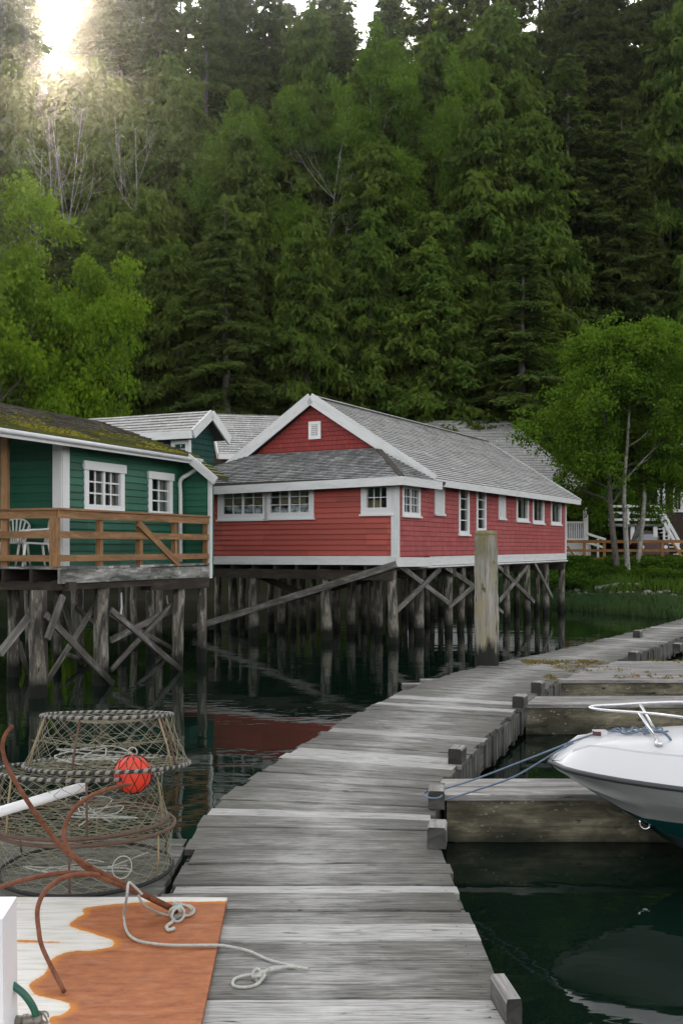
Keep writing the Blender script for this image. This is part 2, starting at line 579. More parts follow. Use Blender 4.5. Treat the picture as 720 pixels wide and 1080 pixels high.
M['curtain'] = m_plain('curtain_cloth', (.55, .54, .50), .9)
M['goods_white'] = m_plain('white_cloth', (.75, .75, .78), .9)
M['goods_tan'] = m_plain('tan_cardboard', (.42, .29, .16), .9)
M['gutter'] = m_plain('white_gutter', (.66, .66, .66), .4, vary=.2)
M['plastic'] = m_plain('white_plastic', (.72, .70, .66), .4)
M['rope'] = m_plain('grey_rope', (.42, .42, .38), .95, vary=.5, scale=60)
M['rope_blue'] = m_plain('blue_rope', (.13, .175, .24), .9, vary=.5, scale=60)
M['net'] = m_plain('pot_netting', (.22, .21, .145), .9, vary=.5, scale=6)
M['pot_iron'] = m_plain('rusty_pot_iron', (.11, .065, .045), .8, vary=.6, scale=14)
M['pot_tan'] = m_plain('pot_strut', (.28, .215, .12), .7, vary=.5, scale=14)
M['pvc'] = m_plain('white_pipe', (.72, .72, .72), .35, vary=.08)
M['white_post'] = m_paint('white_post_paint', (.78, .78, .80), (.4, .4, .4), .3, .03, .45)
M['hose'] = m_plain('green_hose', (.012, .10, .062), .35)
M['brass'] = m_plain('tarnished_fitting', (.22, .20, .17), .5, .7, .4, 20)
M['steel'] = m_plain('stainless', (.75, .75, .76), .14, 1.0, .05)
M['gel'] = m_plain('white_gelcoat', (.60, .60, .61), .25, vary=.03)
M['hull_grey'] = m_plain('grey_hull', (.52, .54, .52), .22, vary=.05, scale=3)
M['hull_teal'] = m_plain('teal_hull', (.005, .050, .048), .2, vary=.15)
M['rub'] = m_plain('rub_rail', (.04, .045, .045), .45)
M['lens'] = m_plain('dark_red_lens', (.06, .008, .01), .2)
M['truck'] = m_plain('dark_red_paint', (.055, .012, .011), .4)
M['dark'] = m_plain('dark_rubber', (.015, .015, .015), .8)


def mk_special():
    k = NT('window_glass')
    g = k.n('BsdfGlossy', None, Color=(.9, .93, .95), Roughness=.03)
    t = k.n('BsdfTransparent', None, Color=(.82, .86, .85))
    fr = k.n('Fresnel', None, IOR=1.5).outputs[0]
    mx = k.n('MixShader', None, i0=k.math('ADD', k.math('MULTIPLY', fr, 1.6), .03), i1=t.outputs[0], i2=g.outputs[0])
    k.t.links.new(mx.outputs[0], k.out.inputs['Surface'])
    M['glass'] = k.m

    k = NT('water')
    co = k.geo()
    a = k.noise(k.map(co, (.55, 1.0, 1)), 1.1, 3, .5, .4)
    b = k.noise(k.map(co, (.8, 1.6, 1)), 4.5, 2, .5)
    calm = k.ramp(k.noise(co, .16, 3), [(.38, .25), (.68, 1)])
    h = k.math('MULTIPLY', k.math('ADD', k.math('MULTIPLY', a, 1.0), k.math('MULTIPLY', b, .10)), calm)
    k.pbr((.0035, .010, .0065), .012, k.bump(h, 1.0, .016), spec=.5, IOR=1.333)
    M['water'] = k.m

    k = NT('ground')
    co = k.geo()
    n1 = k.noise(co, .5, 6, .65)
    n2 = k.noise(co, 6.0, 5, .7)
    c = k.mix(k.ramp(n1, [(.35, 0), (.65, 1)]), (.030, .024, .016), (.022, .036, .009))
    c = k.mix(k.ramp(n2, [(.4, 0), (.7, .6)]), c, (.014, .014, .009))
    z = k.n('SeparateXYZ', None, Vector=co).outputs[2]
    mud = k.n('MapRange', None, i0=k.math('ADD', z, k.math('MULTIPLY', n1, .3)), i1=.35, i2=.62, i3=1.0, i4=0.0).outputs[0]
    c = k.mix(mud, c, k.mix(n2, (.018, .018, .012), (.05, .05, .035)))
    k.pbr(c, .95, k.bump(k.math('ADD', n1, k.math('MULTIPLY', n2, .3)), .6, .15), spec=.1)
    M['ground'] = k.m

    for nm, c1, c2, c3 in (('bark_pale', (.36, .345, .31), (.19, .18, .155), (.05, .045, .04)), ('bark_grey', (.17, .155, .13), (.11, .10, .085), (.05, .045, .04)),
                           ('bark_brown', (.12, .095, .07), (.075, .058, .043), (.03, .024, .018))):
        k = NT(nm)
        co = k.obj()
        n1 = k.noise(k.map(co, (3, 3, 9)), 1.0, 5, .65)
        n2 = k.noise(k.map(co, (9, 9, 2.2)), 1.0, 5, .7)
        c = k.mix(k.ramp(n1, [(.35, 0), (.6, 1)]), c2, c1)
        c = k.mix(k.ramp(n2, [(.52, 0), (.66, 1)]), c, c3)
        k.pbr(c, .9, k.bump(n2, .6, .02), spec=.2)
        M[nm] = k.m

    # steel plate: flaking white paint over rust; "tone" holds signed distance to the rust edge (m, + = rust)
    k = NT('rusty_plate')
    co = k.obj()
    nz = k.noise(co, 9.0, 6, .62)
    d = k.math('ADD', k.tone(), k.math('ADD', k.math('MULTIPLY', k.math('SUBTRACT', nz, .5), .045), k.math('MULTIPLY', k.math('SUBTRACT', k.noise(co, 55.0, 5, .75), .5), .028)))
    n2 = k.noise(k.map(co, (3, 9, 3)), 2.2, 7, .68)
    n3 = k.noise(co, 26.0, 4, .6)
    rust = k.mix(k.ramp(n2, [(.3, 0), (.7, 1)]), (.20, .056, .018), (.43, .150, .052))
    rust = k.mix(k.ramp(n3, [(.58, 0), (.8, .5)]), rust, (.34, .20, .13))
    pale = k.ramp(k.noise(k.map(co, (1.5, 7, 2), (3, 1, 0)), 2.0, 7, .72), [(.55, 0), (.78, .55)])
    rust = k.mix(pale, rust, (.44, .27, .19))
    scr = k.ramp(k.noise(k.map(co, (1.2, 60, 2)), 2.0, 3, .6), [(.70, 0), (.76, .5)])
    rust = k.mix(scr, rust, (.42, .30, .24))
    pit = k.ramp(k.noise(co, 75.0, 3, .6), [(.27, .7), (.33, 0)])
    rust = k.mix(pit, rust, (.07, .03, .018))
    edge = k.ramp(k.math('ADD', k.math('MULTIPLY', d, 6.0), .5), [(.5, 1), (.80, 0)])
    rust = k.mix(k.math('MULTIPLY', edge, k.ramp(k.noise(co, 5.0, 4), [(.3, .35), (.6, 1)])), rust, (.58, .20, .010))
    paint = k.mix(k.ramp(k.noise(k.map(co, (2, 22, 2)), 1.4, 6, .65), [(.45, 0), (.75, 1)]), (.66, .64, .60), (.42, .40, .35))
    spots = k.ramp(k.noise(k.map(co, (2, 7, 2)), 2.6, 6, .7), [(.70, 0), (.74, 1)])
    paint = k.mix(k.math('MULTIPLY', spots, .8), paint, (.42, .22, .07))
    near = k.ramp(k.math('ADD', k.math('MULTIPLY', d, 9.0), .5), [(.2, 0), (.5, .28)])
    paint = k.mix(near, paint, (.55, .36, .12))
    f = k.ramp(k.math('ADD', k.math('MULTIPLY', d, 60.0), .5), [(.3, 0), (.7, 1)])
    k.pbr(k.mix(f, paint, rust), k.mix(f, (.5, .5, .5), (.72, .72, .72)), k.bump(k.math('ADD', k.math('MULTIPLY', f, -.6), k.math('MULTIPLY', n3, .25)), .5, .004), spec=.35)
    M['plate'] = k.m

    k = NT('rusty_rod')
    co = k.obj()
    c = k.mix(k.ramp(k.noise(co, 18.0, 6, .7), [(.35, 0), (.7, 1)]), (.11, .036, .018), (.25, .095, .05))
    k.pbr(c, .75, k.bump(k.noise(co, 90.0, 4), .4, .003), spec=.3)
    M['rust_rod'] = k.m

    k = NT('buoy_red')
    n1 = k.noise(k.obj(), 12.0, 5, .6)
    k.pbr(k.mix(n1, (.72, .035, .012), (.85, .07, .03)), .4, spec=.5)
    M['buoy'] = k.m

    k = NT('ring_wrap')                       # pot ring wound with alternating dark and pale strips
    uv = k.uv()
    x = k.n('SeparateXYZ', None, Vector=uv).outputs[0]
    y = k.n('SeparateXYZ', None, Vector=uv).outputs[1]
    w = k.math('FRACT', k.math('ADD', k.math('MULTIPLY', x, 18.0), k.math('MULTIPLY', y, 14.0)))
    n1 = k.noise(k.obj(), 16.0, 4)
    k.pbr(k.mix(k.math('LESS_THAN', w, k.math('MULTIPLY', n1, .95)), (.03, .028, .025), (.25, .24, .21)), .8)
    M['wrap'] = k.m

    k = NT('moss_tuft')
    c = k.mix(k.tone(), (.115, .105, .03), (.25, .18, .065))
    k.pbr(c, .95, spec=.1)
    M['moss'] = k.m


mk_special()
M['spruce'] = m_leaf('spruce_needles', (.042, .080, .024), (.105, .150, .042), .36)
M['cedar_leaf'] = m_leaf('cedar_sprays', (.052, .108, .020), (.130, .200, .038), .42)
M['hemlock'] = m_leaf('hemlock_needles', (.052, .100, .026), (.122, .182, .048), .40)
M['alder'] = m_leaf('alder_leaves', (.065, .150, .016), (.14, .25, .03), .44)
M['alder_bright'] = m_leaf('bright_leaves', (.095, .195, .012), (.20, .34, .026), .46)
M['bush'] = m_leaf('bush_leaves', (.045, .115, .014), (.09, .18, .026), .36)
M['grass'] = m_leaf('grass_blades', (.065, .155, .026), (.12, .22, .04), .4)
M['marsh'] = m_leaf('marsh_blades', (.050, .105, .045), (.09, .16, .065), .36)

# ------------------------------------------------------------------ setting: water, ground
def shore(x):
    return float(np.interp(x, [-400, -60, -20, 5, 8.0, 9.5, 12.0, 16, 60, 400], [52, 48, 47, 46, 42.5, 38.5, 34.0, 33.0, 30, 26]))


def ground_h(x, y):
    d = y - shore(x)
    if d < 0: return max(-2.5, d * .22)
    prof = np.interp(d, [0, 4, 7, 11, 14], [0, .22, .40, .95, 1.25])
    h = prof
    h = max(h, float(np.interp(y, [44, 46, 49, 53, 58, 64, 140, 260, 900], [.1, .9, 1.55, 1.75, 2.6, 5.4, 48, 60, 60]))) if y > 44 else h
    n = math.sin(x * .35 + y * .21) * math.sin(x * .17 - y * .31)
    return float(h) + n * .10 * min(1, d / 6) + (n * .8 if y > 64 else 0)


def make_ground():
    xs = np.unique(np.concatenate([np.linspace(-600, -60, 19), np.linspace(-60, -8, 40), np.linspace(-8, 24, 81), np.linspace(24, 60, 25), np.linspace(60, 600, 19)]))
    ys = np.unique(np.concatenate([np.linspace(20, 30, 6), np.linspace(30, 66, 91), np.linspace(66, 150, 50), np.linspace(150, 900, 16)]))
    mb = MB()
    nx, ny = len(xs), len(ys)
    vs = [(x, y, ground_h(x, y)) for y in ys for x in xs]
    fs = [(j * nx + i, j * nx + i + 1, (j + 1) * nx + i + 1, (j + 1) * nx + i) for j in range(ny - 1) for i in range(nx - 1)]
    mb.v, mb.f = vs, fs
    mb.uv = [(0, 0)] * (4 * len(fs))
    mb.t = [.5] * len(vs)
    solo(mb, 'ground', M['ground'], None, None, (0, 0, 0), kind='structure', smooth=True)


make_ground()
mb = MB()
mb.poly([(-1500, -600, 0), (1500, -600, 0), (1500, 900, 0), (-1500, 900, 0)], [(0, 0)] * 4)
solo(mb, 'water', M['water'], None, None, (0, 0, 0), kind='structure')

# ------------------------------------------------------------------ dock
DZ = .42
DOCK = [((-1.08, 1.0), (.80, 1.0)), ((-1.06, 3.0), (.79, 3.0)), ((-1.05, 5.0), (.74, 5.0)), ((-1.05, 6.8), (.70, 6.8)), ((-.99, 8.2), (.73, 7.95)),
        ((-.57, 10.0), (1.10, 9.45)), ((.37, 13.0), (2.12, 12.35)), ((1.69, 16.2), (3.35, 15.45)), ((3.12, 18.4), (4.60, 17.55)), ((4.75, 20.7), (6.0, 19.85)),
        ((8.27, 26.3), (9.35, 25.6)), ((11.0, 30.7), (12.1, 30.1)), ((14.2, 35.6), (15.4, 35.0))]
EL = spline([(a[0], a[1], DZ) for a, b in DOCK], 40)
ER = spline([(b[0], b[1], DZ) for a, b in DOCK], 40)


def dock_plank(mb, a, b, c, d, th=.045, tone=.5, ch=.006, mid=False):
    """Board with ends a-d (left: near, far) and b-c (right: near, far); wavy edges and eased top arrises."""
    n = 7
    u0, v0 = rnd.uniform(0, 60), rnd.uniform(0, 60)
    L = (b - a).length
    if mid: u0 = -L / 2
    wid = (d - a).length
    rows = []
    cup = rnd.uniform(-.004, .006)
    for i in range(n + 1):
        t = i / n
        p, q = a.lerp(b, t), d.lerp(c, t)
        e = (q - p).normalized()
        p = p + e * rnd.uniform(0, .005)
        q = q - e * rnd.uniform(0, .005)
        z = rnd.uniform(-.0015, .0015) + (0 if 0 < i < n else -.003)
        up = V((0, 0, z))
        m = (p + q) / 2 + V((0, 0, z - cup))
        rows.append([p - V((0, 0, th)), p + V((0, 0, -ch)), p + e * ch + up, m, q - e * ch + up, q + V((0, 0, -ch)), q - V((0, 0, th))])
    vv = [0, th, th + ch, th + wid / 2, th + wid, th + wid + ch, wid + 2 * th]
    for i in range(n):
        for j in range(6):
            mb.poly([rows[i][j], rows[i][j + 1], rows[i + 1][j + 1], rows[i + 1][j]],
                    [(u0 + L * i / n, v0 + vv[j]), (u0 + L * i / n, v0 + vv[j + 1]), (u0 + L * (i + 1) / n, v0 + vv[j + 1]), (u0 + L * (i + 1) / n, v0 + vv[j])], tone)
    mb.poly(rows[0][::-1], [(u0, v0 + x) for x in vv[::-1]], tone * .6)
    mb.poly(rows[n], [(u0 + L, v0 + x) for x in vv], tone * .6)


def edge_at(E, cum, s):
    i = int(np.searchsorted(cum, s) - 1)
    i = max(0, min(i, len(E) - 2))
    t = (s - cum[i]) / max(1e-6, cum[i + 1] - cum[i])
    return E[i].lerp(E[i + 1], t)


CL = [(a + b) / 2 for a, b in zip(EL, ER)]
CUM = np.concatenate([[0], np.cumsum([(CL[i + 1] - CL[i]).length for i in range(len(CL) - 1)])])


def make_dock():
    root = thing('wooden_dock', 'long weathered grey plank dock curving away past the houses', 'dock', (-.15, 5, 0))
    mb = MB()
    NAILS = []
    s = 0.2
    while s < CUM[-1] - .4:
        w = rnd.choice([.15, .20, .24, .24, .29, .29, .30])
        g = rnd.choice([.002, .002, .003, .003, .004, .006, .016])
        a, d = edge_at(EL, CUM, s), edge_at(EL, CUM, s + w - g)
        b, c = edge_at(ER, CUM, s), edge_at(ER, CUM, s + w - g)
        jl, jr = rnd.uniform(-.05, .035), rnd.uniform(-.045, .03)
        x = (b - a).normalized()
        dz = V((0, 0, rnd.uniform(-.006, .006)))
        tl = V((0, 0, rnd.uniform(-.004, .004)))
        NAILS.append((a + dz + tl, b + dz - tl, c + dz - tl, d + dz + tl))
        dock_plank(mb, a - x * jl + dz + tl, b + x * jr + dz - tl, c + x * jr + dz - tl, d - x * jl + dz + tl, tone=rnd.random(), mid=True)
        s += w
    part(mb, 'deck_planks', M['deck'], root)
    mb = MB()
    for a, b, c, d in NAILS:
        for p, q in ((a.lerp(d, .3), b - a), (a.lerp(d, .72), b - a)):
            x = q.normalized()
            for t in (.09, q.length - .10):
                o = p + x * (t + rnd.uniform(-.015, .015)) + V((rnd.uniform(-.01, .01), rnd.uniform(-.012, .012), .0035))
                r = rnd.uniform(.004, .0065)
                mb.poly([o + V((r * math.cos(k * 1.047), r * math.sin(k * 1.047), 0)) for k in range(6)])
    part(mb, 'nail_heads', M['dark'], root)
    for E, side in ((EL, 1), (ER, -1)):
        mb = MB()
        pts = [edge_at(E, CUM, q) for q in np.arange(.2, CUM[-1] - .4, .6)]
        for p, q in zip(pts[:-1], pts[1:]):
            inw = (q - p).normalized().cross(ZUP) * side
            o = inw * .06 + V((0, 0, -.20))
            mb.beam(p + o, q + o + (q - p) * .002, .07, .30, tone=rnd.random())
            # upright facing boards
            for t in (.12, .37, .62, .87):
                if rnd.random() < .85:
                    c = p.lerp(q, t) + inw * .012
                    hb = rnd.uniform(.24, .36)
                    mb.beam(c + V((0, 0, -.05)), c + V((0, 0, -.05 - hb)), .13, .03, up=inw)
        part(mb, 'side_beam', M['dock_side'], root)
    mb = MB()
    for q in np.arange(1.0, CUM[-1] - 1, 2.4):
        a, b = edge_at(EL, CUM, q), edge_at(ER, CUM, q)
        x = (b - a).normalized()
        mb.beam(a + x * .1 + V((0, 0, -.22)), b - x * .1 + V((0, 0, -.22)), .55, .26)
    part(mb, 'float_log', M['timber_dark'], root)
    # the platform to the left, under the crab pots
    mb = MB()
    y = 5.0
    while y < 6.98:
        w = rnd.choice([.19, .24, .24])
        dock_plank(mb, V((-3.6 + rnd.uniform(-.05, .05), y, DZ - .008)), V((-1.10 + rnd.uniform(-.02, .02), y, DZ - .008)), V((-1.10 + rnd.uniform(-.02, .02), y + w - .01, DZ - .008)), V((-3.6, y + w - .01, DZ - .008)), tone=rnd.random())
        y += w
    mb.beam((-3.6, 7.0, .22), (-1.12, 7.0, .22), .08, .30)
    part(mb, 'side_platform', M['dock_side'], root)
    # toe blocks on the edges
    for px, py, s_, ln, tilt in ((460, 841, .13, .22, .1), (461, 880, .13, .22, .15), (482, 796, .13, .22, .35), (548, 740, .15, .26, .38), (567, 725, .15, .26, .4),
                           (668, 692, .15, .3, .5), (714, 683, .15, .3, .5), (672, 669, .16, .3, .5), (533, 1051, .07, .26, -.12)):
        mb = MB()
        c = PZ(px, py, DZ + .07)
        d = V((math.sin(tilt), math.cos(tilt), 0))
        e = V((d.y, -d.x, 0))
        h0, h1 = -.068, s_ * .5 + .012
        cs = []
        for sgn in (-1, 1):
            for (ww, hh) in ((-.5, h0), (.5, h0), (.5, h1 - .02), (.42, h1), (-.42, h1), (-.5, h1 - .02)):
                cs.append(c + d * ln * .5 * sgn + e * s_ * ww + V((0, 0, hh)))
        u0 = rnd.uniform(0, 30)
        for i in range(6):
            j = (i + 1) % 6
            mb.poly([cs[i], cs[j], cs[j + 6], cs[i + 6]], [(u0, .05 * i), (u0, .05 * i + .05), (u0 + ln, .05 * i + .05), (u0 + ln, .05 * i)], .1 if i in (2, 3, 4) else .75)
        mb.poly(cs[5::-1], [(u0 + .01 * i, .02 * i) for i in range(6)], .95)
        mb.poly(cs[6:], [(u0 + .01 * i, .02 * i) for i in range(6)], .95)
        part(mb, 'toe_block', M['block'], root)


make_dock()


def make_finger(name, label, x0, x1, y0, y1, skew, mossy=False):
    """Side float off the dock: board top, fascia boards reaching the water, logs below."""
    root = thing(name, label, 'float', ((x0 + x1) / 2, (y0 + y1) / 2, 0), 'side floats off the dock')
    z = DZ - .004
    pt = lambda x, y: V((x, y + (x - x0) * skew, z))
    mb = MB()
    n = max(2, round((y1 - y0) / .28))
    for i in range(n):
        a, b = y0 + (y1 - y0) * i / n, y0 + (y1 - y0) * (i + 1) / n - .012
        dock_plank(mb, pt(x0, a), pt(x1, a), pt(x1, b), pt(x0, b), th=.05, tone=rnd.random())
    part(mb, 'deck_boards', M['dock'], root)
    for yy, nm in ((y0 + .05, 'front_board'), (y1 - .06, 'rear_board')):
        mb = MB()
        mb.hexa([pt(x0 + .03, yy) + V((0, 0, -.41)), pt(x0 + .03, yy + .05) + V((0, 0, -.41)), pt(x0 + .03, yy + .05) + V((0, 0, -.055)), pt(x0 + .03, yy) + V((0, 0, -.055)),
                 pt(x1, yy) + V((0, 0, -.41)), pt(x1, yy + .05) + V((0, 0, -.41)), pt(x1, yy + .05) + V((0, 0, -.055)), pt(x1, yy) + V((0, 0, -.055))], .4)
        part(mb, 'side_board', M['finger_side'], root)
    mb = MB()
    for t in (.02, .98):
        x = x0 + (x1 - x0) * t
        mb.beam(pt(x, y0 + .12) + V((0, 0, -.3)), pt(x, y1 - .12) + V((0, 0, -.3)), .12, .36, tone=.9)
    for yy in (.3, .7):
        y = y0 + (y1 - y0) * yy
        mb.tube([pt(x0 + .1, y) + V((0, 0, -.46)), pt(x1 - .1, y) + V((0, 0, -.46))], .14, 10)
    part(mb, 'float_log', M['timber_dark'], root)
    if mossy:
        mb = MB()
        for _ in range(650):
            x = x0 + abs(rnd.gauss(0, .9)) if rnd.random() < .6 else rnd.uniform(x0, x1)
            y = rnd.choice([y1 - abs(rnd.gauss(0, .45)), y1 - abs(rnd.gauss(0, .3)), y0 + abs(rnd.gauss(0, .22)), rnd.uniform(y0, y1)])
            if not (x0 - .1 < x < x1 and y0 + .03 < y < y1): continue
            # mossy drifts, patchy
            if math.sin(x * 2.3 + y * 1.7) + math.sin(x * 5.1 - y * 3.3) * .6 < -.1: continue
            p = pt(x, y) + V((0, 0, .004))
            tn = rnd.random()
            for _k in range(5):
                a = rnd.uniform(0, 6.28)
                h = rnd.uniform(.012, .045)
                w = rnd.uniform(.008, .02)
                o = V((math.cos(a), math.sin(a), 0))
                q = p + V((rnd.gauss(0, .03), rnd.gauss(0, .03), 0))
                mb.poly([q - o * w, q + o * w, q + o * w * .4 + V((rnd.gauss(0, .02), rnd.gauss(0, .02), h))], None, min(1, max(0, tn + rnd.gauss(0, .15))))
        part(mb, 'moss', M['moss'], root)
    return root


make_finger('side_float', 'grey float between dock and boat with stained brown side board, tied with blue rope', .86, 4.6, 8.38, 8.98, 0)
make_finger('side_float', 'narrow grey float behind the boat rail with greenish side board', 2.42, 7.6, 13.2, 13.95, .01)
make_finger('side_float', 'wide float with yellow moss on top, behind the narrow float', 3.28, 9.5, 15.6, 18.2, .02, True)

# ------------------------------------------------------------------ helpers for timber-framed houses
def pile(mb, x, y, top, r=.13, bottom=-1.6, lean=None):
    n = 9
    dx, dy = lean if lean else (rnd.uniform(-.04, .04), rnd.uniform(-.04, .04))
    pts, rr = [], []
    for i in range(n):
        t = i / (n - 1)
        z = bottom + (top - bottom) * t
        pts.append((x + dx * (1 - t) * 2 + rnd.uniform(-.012, .012), y + dy * (1 - t) * 2 + rnd.uniform(-.012, .012), z))
        rr.append(r * (1.08 - .12 * t) * rnd.uniform(.95, 1.05))
    mb.tube(pts, rr, 12, tone=rnd.random())


def window(root, fr, rect, cols, rows, fw=.10, sill=True, sashes=1, name='window', pane=True, mat='white_clean', mun=.022, depth=.035):
    """Casing, sill, glazing bars and glass in a wall opening; returns the opening's rectangle."""
    a0, a1, b0, b1 = rect
    i0, i1, j0, j1 = a0 + fw, a1 - fw, b0 + fw * (1.2 if sill else 1), b1 - fw
    mb = MB()
    for (p, q, r, s) in ((a0, a1, j1, b1), (a0, i0, j0, j1), (i1, a1, j0, j1), (a0, a1, b0 + (.04 if sill else 0), j0)):
        mb.boxf(fr, p, q, r, s, -.09, depth + (.004 if q - p > s - r else 0), tone=rnd.uniform(.3, .7))
    f = part(mb, name, M[mat], root)
    mb = MB()
    for k in range(1, sashes):
        x = i0 + (i1 - i0) * k / sashes
        mb.boxf(fr, x - .03, x + .03, j0, j1, -.05, .012, tone=.5)
    nc = cols * sashes
    for k in range(1, nc):
        if k % cols == 0: continue
        x = i0 + (i1 - i0) * k / nc
        mb.boxf(fr, x - mun / 2, x + mun / 2, j0, j1, -.045, -.015, tone=.5)
    for k in range(1, rows):
        y = j0 + (j1 - j0) * k / rows
        mb.boxf(fr, i0, i1, y - mun / 2, y + mun / 2, -.043, -.017, tone=.5)
    if mb.f: part(mb, 'sash', M[mat], f)
    if pane:
        mb = MB()
        mb.poly([fr.at(i0, j0, -.03), fr.at(i1, j0, -.03), fr.at(i1, j1, -.03), fr.at(i0, j1, -.03)], [(0, 0)] * 4)
        part(mb, 'pane', M['glass'], f)
    if sill:
        mb = MB()
        mb.boxf(fr, a0 - .04, a1 + .04, b0 - .015, b0 + .04, -.02, depth + .05, tone=.5)
        part(mb, 'sill', M[mat], f)
    return (i0 - .01, i1 + .01, j0 - .01, j1 + .01)


def roof_plane(mb_sh, mb_sl, pts, course=.16, th=.032, slab=.10):
    """Convex roof facet; pts[0]-pts[1] is its eave. Shingle courses on a slab."""
    p = [V(q) for q in pts]
    A = (p[1] - p[0]).normalized()
    N = A.cross(p[2] - p[0]).normalized()
    if N.z < 0: N = -N
    B = N.cross(A)
    if B.z < 0: B = -B
    fr = Wall(p[0], A, B, N)
    pl = [((q - p[0]).dot(A), (q - p[0]).dot(B)) for q in p]
    lap(mb_sh, fr, pl, course, th, jit=.006, maxlen=1.6)
    lo = [q - N * slab for q in p]
    hi = [q - N * .002 for q in p]
    mb_sl.poly(lo[::-1])
    mb_sl.poly(hi)
    for i in range(len(p)):
        j = (i + 1) % len(p)
        mb_sl.poly([lo[i], lo[j], hi[j], hi[i]])


# ------------------------------------------------------------------ the red house
def red_house():
    O = V((2.57, 31.0, 0))
    s, f = V((.49, .8717, 0)), V((-.8717, .49, 0))
    G = lambda u, v, z: O + f * u + s * v + ZUP * z
    FL, EV, RI = 2.09, 4.56, 7.26                    # floor edge, eave, ridge heights
    LEN, HW = 14.9, 4.0
    root = thing('boathouse', 'red boathouse on pilings with white trim and grey shingle roof', 'house', G(4, 6, 0))
    side = Wall(G(0, 0, FL), s, ZUP, -f)
    lside = Wall(G(-.20, -2.4, FL), s, ZUP, -f)
    front = Wall(G(-.20, -2.4, FL), f, ZUP, -s)
    gable = Wall(G(0, 0, 0), f, ZUP, -s)
    z3 = lambda x, y: (420 + x / 3.2727, 420 + y / 3.2727)
    z2 = lambda x, y: (210 + x / 3.2727, 400 + y / 3.2727)
    r3 = lambda fr, x0, y0, x1, y1: fr.rect(*z3(x0, y0), *z3(x1, y1))
    r2 = lambda fr, x0, y0, x1, y1: fr.rect(*z2(x0, y0), *z2(x1, y1))
    # --- windows (their openings first)
    hs_, hl, hf = [], [], []
    for x0, y0, x1, y1, c, rw in ((206, 297, 242, 474, 1, 4), (267, 305, 300, 464, 1, 4)):
        hs_.append(window(root, side, r3(side, x0, y0, x1, y1), c, rw, fw=.13, mun=.03))
    for x0, y0, x1, y1 in ((405, 327, 447, 428), (461, 337, 500, 435), (524, 344, 559, 439)):
        hs_.append(window(root, side, r3(side, x0, y0, x1, y1), 1, 1, fw=.13))
    for x0, y0, x1, y1 in ((122, 288, 156, 404), (343, 314, 367, 419)):
        a0, a1, b0, b1 = r3(side, x0, y0, x1, y1)
        mb = MB()
        mb.boxf(side, a0, a1, b0 + .05, b1, -.02, .04, tone=.5)
        mb.boxf(side, a0 + .1, a1 - .1, b0 + .12, b1 - .08, .03, .046, tone=.2)
        sh = part(mb, 'shuttered_window', M['white'], root)
        mb = MB()
        mb.boxf(side, a0 - .03, a1 + .03, b0 - .02, b0 + .05, -.02, .08)
        part(mb, 'sill', M['white'], sh)
    hl.append(window(root, lside, r3(lside, 11, 300, 73, 411), 2, 3, fw=.12, sashes=2))
    for x0, y0, x1, y1 in ((66, 362, 238, 488), (228, 358, 397, 484)):
        hf.append(window(root, front, r2(front, x0, y0, x1, y1), 2, 3, fw=.18, sashes=2))
    hf.append(window(root, front, r2(front, 559, 350, 668, 470), 3, 2, fw=.19))
    # --- walls
    mb = MB()
    lap_rect(mb, front, 0, 8.4, .12, 2.42, hf, .16, .032, 3.2)
    part(mb, 'front_wall', M['red_board'], root)
    mb = MB()
    lap_rect(mb, side, .0, LEN, .12, EV - FL + .25, hs_, .15, .018)
    part(mb, 'side_wall', M['red_shingle'], root, 'faded red shingle wall')
    mb = MB()
    lap_rect(mb, lside, 0, 2.4, .12, 2.42, hl, .15, .018)
    mb.poly([G(-.2, 0, FL), G(0, 0, FL), G(0, 0, EV), G(-.2, 0, EV)])
    part(mb, 'lean_to_wall', M['red_shingle'], root)
    mb = MB()
    zr = lambda u: RI - abs(u - HW) * (RI - EV) / HW
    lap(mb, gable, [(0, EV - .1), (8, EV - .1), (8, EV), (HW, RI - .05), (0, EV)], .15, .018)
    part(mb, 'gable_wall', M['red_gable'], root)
    mb = MB()
    mb.poly([G(8, -2.4, FL), G(8, LEN, FL), G(8, LEN, EV), G(8, -2.4, EV)])
    mb.poly([G(0, LEN, FL), G(8, LEN, FL), G(8, LEN, EV), G(HW, LEN, RI), G(0, LEN, EV)])
    part(mb, 'rear_wall', M['red_board'], root)
    mb = MB()
    mb.poly([G(-.15, -2.35, FL + .02), G(8, -2.35, FL + .02), G(8, 0, FL + .02), G(8, LEN - .05, FL + .02), G(.03, LEN - .05, FL + .02), G(.03, 0, FL + .02), G(-.15, 0, FL + .02)])
    part(mb, 'floor', M['timber_dark'], root)
    mb = MB()
    mb.beam(G(.9, -1.2, FL + 1.3), G(8, -1.2, FL + 1.3), .05, 2.5)
    mb.beam(G(2.2, 0, FL + 1.3), G(2.2, LEN, FL + 1.3), .05, 2.5)
    part(mb, 'inner_wall', M['inner'], root)
    # stored things seen through the front windows, curtains at the side
    mb = MB()
    for i in range(34):
        u = rnd.uniform(2.8, 6.0)
        c = G(u, -2.4 + rnd.uniform(.25, .5), FL + 1.45 + rnd.uniform(-.05, .22))
        mb.lathe(c, [(.001, -.10), (.13, -.07), (.16, 0), (.10, .09), (.001, .12)], 9)
    mb.beam(G(2.4, -1.8, FL + 1.30), G(6.3, -1.8, FL + 1.30), .8, .05)
    part(mb, 'white_bundles', M['goods_white'], root, smooth=True)
    mb = MB()
    for u, z, w in ((.45, 1.62, .34), (.75, 1.6, .28), (3.0, 1.95, .5), (3.6, 1.9, .4), (4.4, 1.95, .5), (5.2, 1.95, .55), (5.8, 1.9, .4)):
        mb.beam(G(u, -2.0, FL + z), G(u + w, -2.0, FL + z), .3, .34)
    part(mb, 'cardboard_boxes', M['goods_tan'], root)
    mb = MB()
